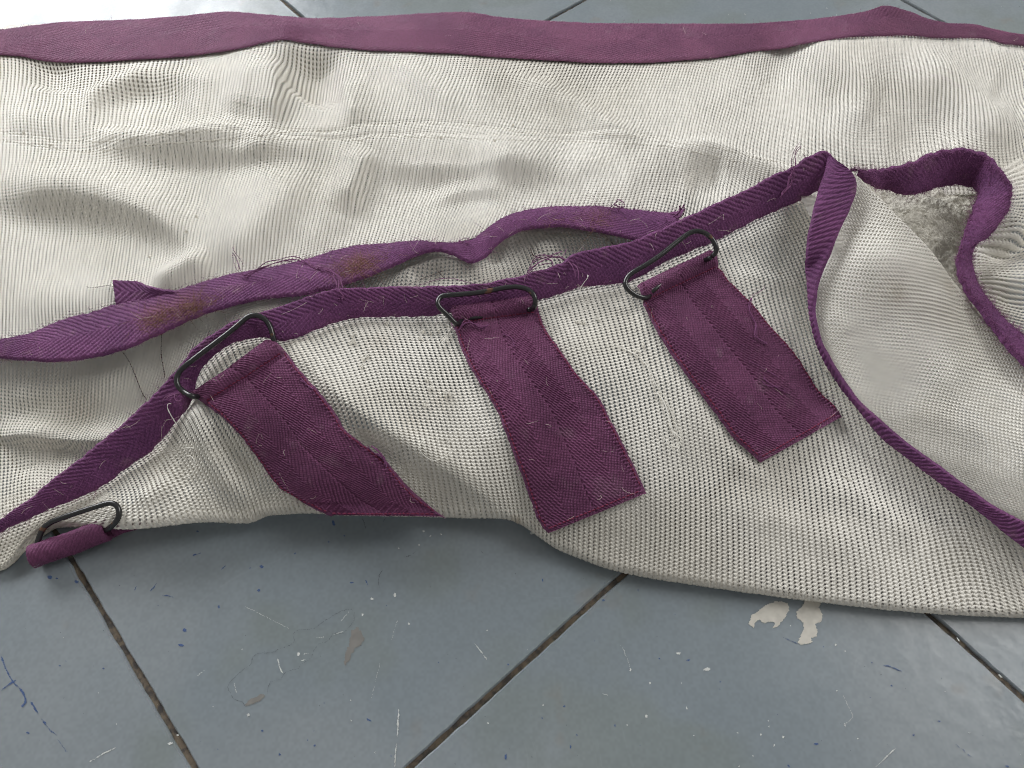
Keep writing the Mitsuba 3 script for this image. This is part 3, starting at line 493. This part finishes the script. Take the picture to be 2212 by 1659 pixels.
# fleece
fu, fv = np.meshgrid(np.linspace(1780, 2180, 420), np.linspace(370, 800, 420), indexing='ij')
fz = .034 + .012 * np.exp(-(((fu - 1990) / 90)**2 + ((fv - 500) / 110)**2))
fg = at(fu, fv, fz)
fg[..., 2] += .0050 * (meshkit.fbm(fg * [170, 170, 0], 3) - .5) + .0016 * (meshkit.fbm(fg * [600, 600, 0] + 9, 2) - .5)
fv_, ff_ = fg.reshape(-1, 3), grid_faces(420, 420)
if np.cross(fv_[ff_[0, 1]] - fv_[ff_[0, 0]], fv_[ff_[0, 2]] - fv_[ff_[0, 0]])[2] < 0: ff_ = ff_[:, ::-1]
entry(R + '__fleece_lining', fv_, ff_, 'fleece', True, None, 'matted pale fleece lining showing behind the turned-back flap')
def hairs(pts, nrm, length, r, spread=1.0, curl=.4, up_bias=.6, sides=3, seed=0):
    g = np.random.default_rng(seed); out = []
    for p, n in zip(pts, nrm):
        d = n * up_bias + g.normal(0, spread, 3) * .6; d /= np.linalg.norm(d) + 1e-9
        L = length * g.uniform(.4, 1.3); bend = g.normal(0, curl, 3)
        t = np.linspace(0, 1, 4)[:, None]
        out.append(tube(p + d * t * L + bend * t * t * L, r * np.array([1, .9, .7, .35]), sides, cap=False))
    return merge(out)
idx = rng.integers(0, len(fv_), 7000)
v, f = hairs(fv_[idx], np.tile([0, 0, 1.0], (7000, 1)), .0030, .00011, 1.6, 1.0, .2, seed=3)
entry(R + '__fleece_pile', v, f, 'fleece', True, None, None, kind='stuff')

# ---- bindings
TWILL = herring(2, .0044, 1.7, .00075); FINE = herring(2, .0062, 2.2, .0009); TAPE = herring(4, .0036, 2.0, .0009, .0016)
zu = np.interp(np.array(TBu)[:, 0], [-100, 0, 300, 500, 650, 800, 1000, 1200, 1500, 1750, 1909, 2050, 2212, 2320], [.008, .010, .013, .024, .017, .014, .022, .012, .012, .022, .040, .026, .020, .016])
A = at(np.array(TBu)[:, 0], np.array(TBu)[:, 1], zu); B = on('back', TBl, .0018)
_, tbg, tbn = ribbon(R + '__binding', A, B, FINE, 'purple_sheen', .00055, .0012, .0012, label='purple herringbone binding along the far edge of the rug, grazing sheen put into its lighter colour', ragged=.0004, seed=1)
A = on('back', Mu, .0025); B = at(np.array(Ml)[:, 0], np.array(Ml)[:, 1], on('back', Ml)[:, 2] + .0075)
_, mg, mn = ribbon(R + '__binding', A, B, TWILL, 'purple_binding', .0004, .0014, .001, label='purple binding on the rear lip of the opening, with brown horse hair', ragged=.0006, seed=2)
za, zb = zn(Nu), zn(Nl)
A = at(np.array(Nu)[:, 0], np.array(Nu)[:, 1], za + .004); B = at(np.array(Nl)[:, 0], np.array(Nl)[:, 1], zb)
Bs = on('front', Nl, .0022); Bk = np.array(Nl); B[:, 2] = np.maximum(B[:, 2], Bs[:, 2]); B = at(Bk[:, 0], Bk[:, 1], B[:, 2] + .0005)
_, ng, nn = ribbon(R + '__binding', A, B, TWILL, 'purple_binding', .0004, .0014, .001, label='purple binding on the front lip of the opening, behind the wire loops', ragged=.0007, seed=3)
N2o = [(1779, 326)] + z3([(990, 960), (980, 1040), (940, 1160), (890, 1350), (860, 1500), (850, 1620)]) + z6([(852, 100), (868, 250), (888, 400), (928, 550), (998, 700), (1098, 850), (1195, 970), (1295, 1085), (1395, 1200), (1500, 1275), (1700, 1430), (1900, 1570), (2212, 1830), (2500, 2000)])
N2i = [(1790, 329)] + z3([(1060, 1010), (1095, 1035), (1130, 1060), (1172, 1150), (1130, 1300), (1060, 1450), (1010, 1580)]) + z6([(960, 120), (925, 250), (917, 370), (950, 520), (1012, 650), (1102, 790), (1200, 920), (1355, 1060), (1500, 1185), (1700, 1325), (1980, 1535), (2212, 1668), (2500, 1830)])
za = np.interp(np.arange(len(N2o)), [0, 2, 4, 6, 8, 10, 12, 15, 20], [.084, .083, .077, .065, .054, .044, .037, .032, .028]); zb = np.interp(np.arange(len(N2i)), [0, 3, 5, 7, 10, 13, 16, 21], [.086, .086, .080, .070, .055, .043, .039, .037])
ribbon(R + '__binding', P3(np.c_[N2o, za]), P3(np.c_[N2i, zb]), herring(1, .0034, 1.0, .0008), 'purple_binding', .0004, .0014, .0008, by_index=True, label='purple binding curving down the edge of the turned-back flap', ragged=.0003, seed=4)
Po = z3([(1120, 1075), (1240, 1058), (1350, 1045), (1500, 1008), (1650, 948), (1800, 922), (1900, 930), (2000, 970), (2040, 1015), (2105, 1100), (2137, 1170), (2122, 1290), (2050, 1400), (1950, 1480), (1880, 1570)]) + z6([(1872, 60), (1905, 180), (1960, 280), (2050, 385), (2150, 480), (2230, 530), (2400, 640)])
Pi = z3([(1160, 1095), (1250, 1155), (1340, 1175), (1480, 1215), (1600, 1192), (1720, 1155), (1800, 1150), (1880, 1160), (1915, 1180), (1935, 1215), (1905, 1290), (1860, 1400), (1825, 1490), (1800, 1590)]) + z6([(1788, 40), (1800, 140), (1850, 255), (1930, 360), (2030, 500), (2120, 615), (2215, 705), (2360, 840)])
za = np.interp(np.arange(len(Po)), [0, 2, 4, 6, 8, 10, 13, 16, 21], [.074, .068, .070, .073, .074, .070, .058, .052, .050]); zb = np.interp(np.arange(len(Pi)), [0, 2, 4, 7, 9, 11, 13, 16, 21], [.074, .054, .050, .050, .056, .058, .056, .055, .053])
_, pg, pn = ribbon(R + '__binding', P3(np.c_[Po, za]), P3(np.c_[Pi, zb]), herring(2, .003, .9, .0004), 'purple_binding', .0005, .0026, .0012, by_index=True, label='worn fuzzy purple binding looping around the fleece lining', ragged=.001, seed=5)
# cut end of tape sticking out behind the rear lip
ta = z4([(722, 200), (860, 203), (1000, 212), (1120, 245)]); tb = z4([(735, 335), (860, 330), (1000, 300), (1140, 290)])
A, B = on('back', ta, .006), on('back', tb, .003); ribbon(R + '__tape_end', A, B, TWILL, 'purple_binding', .0004, .0014, label='cut end of purple tape behind the rear lip')

# ---- tabs with wire loops
def tab(left, right, label, off=.0022, roll=.0045):
    left, right = np.asarray(left, float), np.asarray(right, float)
    n = 14
    L, Rr = spline(left, n), spline(right, n)
    A = at(L[:, 0], L[:, 1], .03); B = at(Rr[:, 0], Rr[:, 1], .03)
    def settle(g):                                     # lies down on the front panel
        q = project(g); p = on('front', q)
        from scipy.ndimage import gaussian_filter
        z = gaussian_filter(p[..., 2], 9, mode='nearest')
        z = np.maximum(z, p[..., 2] - .0006) + off
        q = q.astype(float)
        return at(q[..., 0], q[..., 1], z)
    k, g, nn = ribbon(R + '__strap_tab', A, B, TAPE, 'purple_tape', .00036, .0016, zf=settle, by_index=True, label=label, ragged=.0004, roll=roll, seed=int(left[0][0]), seam=True, edge=.0010, lumpy=.0012)
    n, m = g.shape[:2]
    parts = []
    def line(path, nrm, gap=.0032, r=.00042):
        d = np.r_[0, np.cumsum(np.linalg.norm(np.diff(path, axis=0), axis=1))]
        for s0 in np.arange(.0012, d[-1] - gap, gap):
            ss = np.linspace(s0, s0 + gap * .72, 5)
            p = np.stack([np.interp(ss, d, path[:, c]) for c in range(3)], -1); q = np.stack([np.interp(ss, d, nrm[:, c]) for c in range(3)], -1)
            h = np.array([-.0003, .0002, .00035, .0002, -.0003])[:, None]
            parts.append(tube(p + q * h, r, 5))
    d = np.r_[0, np.cumsum(np.linalg.norm(np.diff(g[:, m // 2], axis=0), axis=1))]
    i = int(np.searchsorted(d, .0138 + .004)); line(g[i, 4:-4], nn[i, 4:-4])
    line(g[i:-8, 5], nn[i:-8, 5]); line(g[i:-8, -6], nn[i:-8, -6]); line(g[-9, 5:-5], nn[-9, 5:-5])
    v, f = merge(parts); entry(k + '__stitching', v, f, 'red_yarn', True, None, None, kind='stuff')
    return k, g, nn
def loop(k, pts, r=.0016, label=None, bar=0):
    pts = np.array(pts)
    if bar:                                            # the near bar runs inside the folded end of the tab
        for j in [*range(-bar, 0), 0]: pts[j, 2] = on('front', pts[j:j + 1, :2] if j != -1 else pts[-1:, :2])[0, 2] + .0030
    p = P3(np.vstack([pts, pts[:1]])); v, f = tube(p, r, 12, smooth_n=160); entry(k + '__wire_loop', v, f, 'black_wire', True, None, label)
def lz(uv, z): return np.c_[np.array(uv, float), np.broadcast_to(z, (len(uv),))]
t2l = [(968, 668), (979, 694), (996, 753), (1027, 812), (1072, 885), (1097, 948), (1121, 1010), (1149, 1087), (1160, 1120), (1185, 1152)]
t2r = [(1150, 645), (1163, 672), (1173, 701), (1208, 753), (1253, 816), (1295, 861), (1314, 899), (1347, 962), (1380, 1028), (1397, 1066)]
TABS = []
TABS.append(tab([(413, 860), (437.5, 871), (465, 889), (503, 924), (538, 965), (573, 1014), (597, 1048.5), (625, 1066), (665, 1092), (716, 1116)], [(580, 740), (608, 752), (635, 785), (677, 833), (715, 878), (743, 924), (791, 965), (826, 989.5), (880, 1050), (963, 1120)], 'purple webbing tab running over the fold, left of the two flat tabs', .0026))
TABS.append(tab(t2l, t2r, 'flat purple webbing tab in the middle, its corner reaching the hem'))
TABS.append(tab([(1374, 622), (1385, 645), (1410, 700), (1444, 757), (1478, 804), (1513, 851), (1548, 897), (1583, 944), (1615, 975), (1643, 1000)], [(1535, 545), (1552, 575), (1572, 604), (1618, 649), (1645, 682), (1673, 715), (1722, 771), (1774, 851), (1800, 875), (1819, 902)], 'flat purple webbing tab nearest the turned-back flap'))
zt = lambda u, v: on('front', [(u, v)])[0, 2]
p1 = z4([(1720, 585), (1705, 540), (1690, 480), (1645, 405), (1570, 382), (1500, 425), (1330, 560), (1160, 690), (1110, 745), (1103, 810), (1145, 858), (1195, 885), (1260, 868), (1450, 750), (1640, 625)])
loop(TABS[0][0], lz(p1, [.058, .060, .063, .066, .068, .067, .065, .062, .059, .057,   .0555, .056, .0575, .058, .058]), label='black wire loop on the tab over the fold', bar=3)
p2 = z5([(800, 400), (735, 412), (695, 370), (645, 310), (660, 270), (720, 255), (950, 232), (1140, 206), (1210, 225), (1250, 280), (1248, 318), (1180, 345), (1000, 372)])
loop(TABS[1][0], lz(p2, [.0555, .057, .059, .062, .0625, .063, .063, .063, .063, .0615, .059, .056, .0555]), label='black wire loop on the middle tab', bar=2)
p3 = z5([(1960, 250), (1905, 268), (1850, 240), (1812, 190), (1822, 150), (1900, 90), (2040, 0)]) + z3([(100, 1470), (170, 1438), (230, 1452), (280, 1500), (297, 1560), (262, 1602), (190, 1622), (60, 1690)])
loop(TABS[2][0], lz(p3, [.056, .058, .060, .062, .063, .065, .067, .069, .070, .070, .069, .066, .062, .060, .058]), label='black wire loop on the tab nearest the flap', bar=2)
# fourth tab: its rolled end hangs over the hem to the tiles
ra, rb_ = at(70, 1203, .0085), at(232, 1144, .0105)
n = 150; tt = np.linspace(0, 1, n)[:, None]; ax = ra + (rb_ - ra) * tt
ax = ax + np.array([0, 0, .0006]) * np.sin(tt * 9)
ang = np.linspace(0, 2 * np.pi, 49)
dv = (rb_ - ra) / np.linalg.norm(rb_ - ra); s1 = np.cross(dv, [0, 0, 1]); s1 /= np.linalg.norm(s1); s2 = np.cross(s1, dv)
rr = .0062 * (1 + .10 * (fbm2(np.arange(n)[:, None] * .12, ang[None] * 2, 0.0, 2) - .5)) + TWILL(np.arange(n)[:, None] * .0005, ang[None] * .006, .04)
g = ax[:, None] + rr[..., None] * (np.cos(ang)[None, :, None] * s1 + np.sin(ang)[None, :, None] * s2)
uvr = np.stack(np.broadcast_arrays(np.arange(n)[:, None] * .0005, ang[None] * .006), -1).reshape(-1, 2)
inr = ax[:, None] + .0042 * (np.cos(ang)[None, :, None] * s1 + np.sin(ang)[None, :, None] * s2)
g = np.concatenate([g, inr[::-1]], 0)
k4 = entry(R + '__strap_tab', g.reshape(-1, 3), grid_faces(*g.shape[:2])[:, ::-1], 'purple_tape', True, np.vstack([uvr, uvr]), 'purple tab at the lower left whose rolled end rests on the tiles')
A = P3([(238, 1134, .008), (280, 1128, .007), (330, 1122, .006), (400, 1117, .005)]); B = P3([(246, 1160, .003), (290, 1146, .003), (340, 1132, .003), (400, 1120, .003)])
kk, gg, gn = ribbon(k4 + '__tape_tail', A, B, TAPE, 'purple_tape', .0005, .001)
p4 = [(80, 1180), (84, 1163), (90, 1148), (103, 1133), (130, 1120), (180, 1103), (222, 1090), (241, 1087), (254, 1095), (257, 1112), (246, 1132), (226, 1146), (190, 1158)]
loop(k4, lz(p4, [.011, .014, .016, .019, .022, .025, .027, .0275, .027, .0255, .021, .014, .0105]), label='black wire loop at the lower left')

# ---- stitched seam across the rear panel
parts = []
for line in (su, sl):
    q = spline(np.array(line), 1400); p = on('back', q); pn_ = on('back', q, 1.0) - p
    d = np.r_[0, np.cumsum(np.linalg.norm(np.diff(p, axis=0), axis=1))]
    for s0 in np.arange(0, d[-1] - .004, .0031):
        ss = np.linspace(s0, s0 + .0027, 4); jit = rng.normal(0, .00025)
        c = np.stack([np.interp(ss, d, p[:, k]) for k in range(3)], -1); m = np.stack([np.interp(ss, d, pn_[:, k]) for k in range(3)], -1)
        parts.append(tube(c + m * (np.array([-.0001, .0002, .0002, -.0001])[:, None]) + [0, jit, 0], .00032, 4))
for u, v in z1([(150, 828), (310, 905), (560, 945), (920, 908), (1330, 878), (1620, 850), (1975, 815), (1160, 1440), (600, 1215), (1220, 1350), (930, 1600), (1000, 835), (1140, 835)]) + z2([(665, 858), (1115, 785), (1000, 878)]):
    p = on('back', [(u, v)], .0006)[0]
    for k in range(3): parts.append(tube(p + rng.normal(0, .0006, (5, 3)) * [1, 1, .4], .0003, 4))
v, f = merge(parts); entry(R + '__seam_stitching', v, f, 'cream_yarn', True, None, 'double row of cream stitching across the rear panel', kind='stuff')

# ---- loose threads, hair and fuzz
def thread(pts, z, r, mat, parts, surf=None, fray=0, n=40, seed=0):
    pts = np.asarray(pts, float)
    p = (on(surf, pts, 1.0) - on(surf, pts)) * np.broadcast_to(z, (len(pts),))[:, None] + on(surf, pts) if surf else at(pts[:, 0], pts[:, 1], z)
    g = np.random.default_rng(seed)
    for k in range(1 + fray):
        q = p + (g.normal(0, .0012, p.shape) if k else 0)
        w1 = np.interp(np.linspace(0, 1, n), np.linspace(0, 1, 12), g.uniform(.55, 1.15, 12))
        q = q + g.normal(0, .0005, q.shape) * [1, 1, .3]
        parts.append(tube(q, r * .55 * (1 if not k else .7) * w1, 5, smooth_n=n))
pt, wt, dt = [], [], []
thread(z1([(1525, 1659), (1490, 1600), (1450, 1560), (1445, 1530)]), [.052, .056, .058, .058], .00035, 0, pt)
thread(z4([(1535, 135), (1505, 110), (1470, 40), (1440, -10)]), [.049, .053, .056, .058], .0005, 0, pt, fray=1)
thread(z4([(1520, 135), (1600, 98), (1680, 65), (1760, 45), (1850, 42), (1950, 75), (2050, 130), (2090, 180), (2100, 230), (2135, 275)]), [.050, .056, .06, .062, .062, .061, .060, .060, .060, .060], .0008, 0, pt, fray=2, seed=2)
thread(z4([(1980, 90), (2060, 110), (2110, 160), (2125, 230), (2130, 290)]), .060, .0011, 0, pt, fray=3, seed=3)
thread(z2([(1690, 1310), (1720, 1275), (1760, 1252), (1790, 1250), (1800, 1275), (1770, 1285), (1745, 1265)]), [.050, .055, .058, .06, .059, .057, .056], .0006, 0, pt, fray=1, seed=4)
thread(z2([(1770, 1330), (1775, 1300), (1760, 1270)]), [.050, .054, .057], .0006, 0, pt, fray=1, seed=5)
thread(z2([(2110, 1345), (2150, 1310), (2170, 1280)]), [.056, .060, .063], .0011, 0, pt, fray=3, seed=6)
thread(z2([(780, 1520), (800, 1495), (830, 1490), (838, 1510), (815, 1525), (795, 1515)]), [.049, .053, .055, .055, .053, .051], .0007, 0, pt, fray=1, seed=7)
thread(z3([(700, 1210), (735, 1175), (755, 1110), (785, 1030), (788, 960), (818, 905)]), [.070, .074, .078, .084, .088, .090], np.linspace(1, .3, 40) * .0013, 0, pt, fray=2, seed=8)
thread(z3([(860, 990), (850, 968), (838, 962)]), [.082, .086, .087], .0004, 0, pt)
for k, q in enumerate([[(1190, 200), (1205, 120), (1290, 45), (1390, 15), (1440, 60)], [(1210, 150), (1260, 70), (1340, 40), (1360, 100)], [(1390, 20), (1440, 30), (1490, 80), (1510, 150)], [(1240, 60), (1310, 20), (1380, 0), (1420, -20)]]):
    thread(z5(q), [.056, .061, .063, .061, .058][:len(q)], .0007, 0, pt, fray=1, seed=20 + k)
thread(z5([(480, 205), (570, 180), (700, 155), (850, 180), (920, 192), (1000, 205)]), [.056, .060, .061, .061, .06, .056], .0004, 0, pt)
thread(z6([(500, 275), (545, 250), (580, 215), (570, 205)]), .0032, .0003, 0, pt, 'front')
thread(z6([(495, 300), (482, 340), (490, 400), (520, 470), (510, 520), (535, 560), (585, 578)]), .0055, .0007, 0, pt, 'front', fray=1, seed=10)
thread(z6([(560, 790), (600, 830), (650, 855), (700, 880), (745, 898)]), .0055, np.concatenate([np.linspace(.0012, .0008, 20), np.linspace(.0008, .0003, 20)]), 0, pt, 'front', fray=1, seed=11)
thread(z6([(480, 690), (560, 740), (620, 770), (660, 790)]), .0055, .0004, 0, pt, 'front', fray=1, seed=12)
thread(z4([(1040, 905), (1100, 870), (1150, 880), (1140, 910), (1085, 880)]), .053, .0008, 0, pt, fray=2, seed=13)
thread(z4([(1600, 640), (1660, 620), (1700, 650), (1660, 690)]), .0062, .0006, 0, pt, 'front', fray=1, seed=14)
thread(z5([(740, 460), (790, 485), (830, 470), (900, 490), (960, 480)]), .0062, .0008, 0, pt, 'front', fray=2, seed=15)
thread(z5([(1050, 530), (1090, 550), (1120, 590), (1115, 600)]), .005, .0006, 0, pt, 'front', fray=1, seed=16)
for k, q in enumerate([[(220, 1215), (265, 1235), (300, 1275)], [(1890, 790), (1940, 830), (1980, 840)], [(250, 1260), (300, 1290), (330, 1330)]]):
    thread((z5 if k != 1 else z4)(q), .0055, .001, 0, pt, 'front', fray=2, seed=30 + k)
v, f = merge(pt); entry(R + '__loose_thread', v, f, 'purple_yarn', True, None, 'loose frayed purple threads', kind='stuff')
thread(z5([(1590, 130), (1555, 180), (1528, 235), (1545, 275), (1562, 300), (1550, 345)]), [.064, .064, .060, .058, .056, .052], .0005, 0, wt)
thread(z5([(1700, 570), (1800, 600), (1900, 660), (1960, 740), (2000, 820), (2060, 900), (2110, 1020), (2140, 1110), (2162, 1180), (2110, 1205), (2065, 1150)]), .0012, .0005, 0, wt, 'front', fray=1, seed=3, n=80)
thread(z5([(2000, 870), (2050, 960), (2090, 1060), (2130, 1150)]), .0016, .0009, 0, wt, 'front', fray=1, seed=4)
thread(z5([(540, 1210), (550, 1170), (630, 1150), (710, 1165), (735, 1200), (710, 1250), (630, 1280), (560, 1250), (535, 1215)]), .0012, .00035, 0, wt, 'front', n=80)
thread(z4([(1075, 930), (1045, 940), (1050, 990), (1075, 1030), (1098, 1065)]), [.050, .052, .049, .045, .043], .0005, 0, wt)
thread(z4([(1130, 1320), (1145, 1275), (1180, 1258), (1215, 1280), (1222, 1330), (1200, 1375), (1160, 1385)]), .0014, .0005, 0, wt, 'front', n=60)
thread(z4([(1160, 1210), (1190, 1200), (1215, 1212)]), .0012, .0004, 0, wt, 'front')
thread(z5([(720, 420), (735, 460), (715, 500), (680, 540), (672, 580)]), .0022, .0006, 0, wt, 'front', fray=3, seed=6)
thread(z6([(1050, 1340), (1100, 1390), (1150, 1420)]), .0008, .0004, 0, wt, 'front')
for k in range(26):                                    # pills of lint
    u, v = [(120, 545), (210, 640), (580, 790), (690, 870), (410, 1330), (1550, 430), (1880, 610), (550, 490), (600, 500), (330, 440)][k % 10]
    c = np.array(z5([(u, v)])) + rng.normal(0, 14, (1, 2)) * (k >= 10)
    p = on('front', c, .001)[0]
    for j in range(4): wt.append(tube(p + rng.normal(0, .0007, (5, 3)) * [1, 1, .25], .00016, 4, smooth_n=10))
v, f = merge(wt); entry(R + '__loose_thread', v, f, 'white_yarn', True, None, 'loose white threads and pills of lint on the front panel', kind='stuff')
thread(z4([(1018, 500), (1012, 560), (1008, 620), (1020, 700), (1032, 780)]), .0016, .0004, 0, dt, 'inner')
thread(z4([(780, 610), (800, 650), (835, 750), (870, 830), (920, 915)]), .0016, .0004, 0, dt, 'inner')
thread(z4([(555, 210), (610, 215), (660, 212), (735, 240)]), .0014, .00028, 0, dt, 'back')
thread(z5([(655, 95), (672, 130), (690, 170)]), .0014, .0003, 0, dt, 'inner'); thread(z5([(480, 190), (580, 150), (680, 110)]), .0014, .00028, 0, dt, 'inner')
thread(z2([(1240, 1550), (1255, 1600), (1290, 1615)]), .0014, .0006, 0, dt, 'inner')
v, f = merge(dt); entry(R + '__loose_thread', v, f, 'dark_yarn', True, None, 'thin dark threads inside the opening', kind='stuff')
def near(g, nrm, cu, cv, su, sv, k, seed):
    r = np.random.default_rng(seed); uv = project(g.reshape(-1, 3)); q = r.normal(0, 1, (k, 2)) * [su, sv]; q[:, 1] -= q[:, 0] * .3; q += [cu, cv]
    d, i = cKDTree(uv).query(q); i = i[d < 6]
    return g.reshape(-1, 3)[i], nrm.reshape(-1, 3)[i]
hp = [hairs(*near(mg, mn, *c), .0055, .00009, 1.3, .8, .2, seed=k) for k, c in enumerate([(775, 578, 34, 11, 420, 1), (345, 690, 26, 12, 260, 2), (420, 663, 26, 9, 330, 3), (1230, 470, 50, 8, 60, 4), (1300, 480, 20, 8, 60, 5)])]
v, f = merge(hp); entry(R + '__horse_hair', v, f, 'brown_hair', True, None, 'brown horse hair caught on the rear purple lip', kind='stuff')
hp = []
for g, nrm, k, s in [(mg, mn, 90, 1), (ng, nn, 90, 2), (TABS[0][1], TABS[0][2], 26, 3), (TABS[1][1], TABS[1][2], 26, 4), (TABS[2][1], TABS[2][2], 26, 5), (tbg, tbn, 20, 6)]:
    i = np.random.default_rng(s).integers(0, g.shape[0] * g.shape[1], k)
    hp.append(hairs(g.reshape(-1, 3)[i], nrm.reshape(-1, 3)[i], .006, .00010, 1.2, .5, .2, seed=s))
v, f = merge(hp); entry(R + '__stray_hair', v, f, 'pale_hair', True, None, 'fine pale hairs stuck to the purple webbing', kind='stuff')
hp = []
for g, nrm, k, L, s in [(tbg, tbn, 900, .0016, 1), (mg, mn, 3400, .0024, 2), (ng, nn, 3800, .0024, 3), (pg, pn, 6000, .0024, 4)] + [(t_[1], t_[2], 700, .0014, 7 + i_) for i_, t_ in enumerate(TABS)]:
    r = np.random.default_rng(s); n, m = g.shape[:2]; i = r.integers(0, n, k)
    j = np.where(r.random(k) < .6, np.where(r.random(k) < .5, r.integers(0, 4, k), m - 1 - r.integers(0, 4, k)), r.integers(0, m, k))
    hp.append(hairs(g[i, j], nrm[i, j], L, .00010, 1.2, .9, .5, seed=s))
v, f = merge(hp); entry(R + '__fuzz', v, f, 'purple_yarn', True, None, 'fuzz of worn purple fibres on the bindings', kind='stuff')
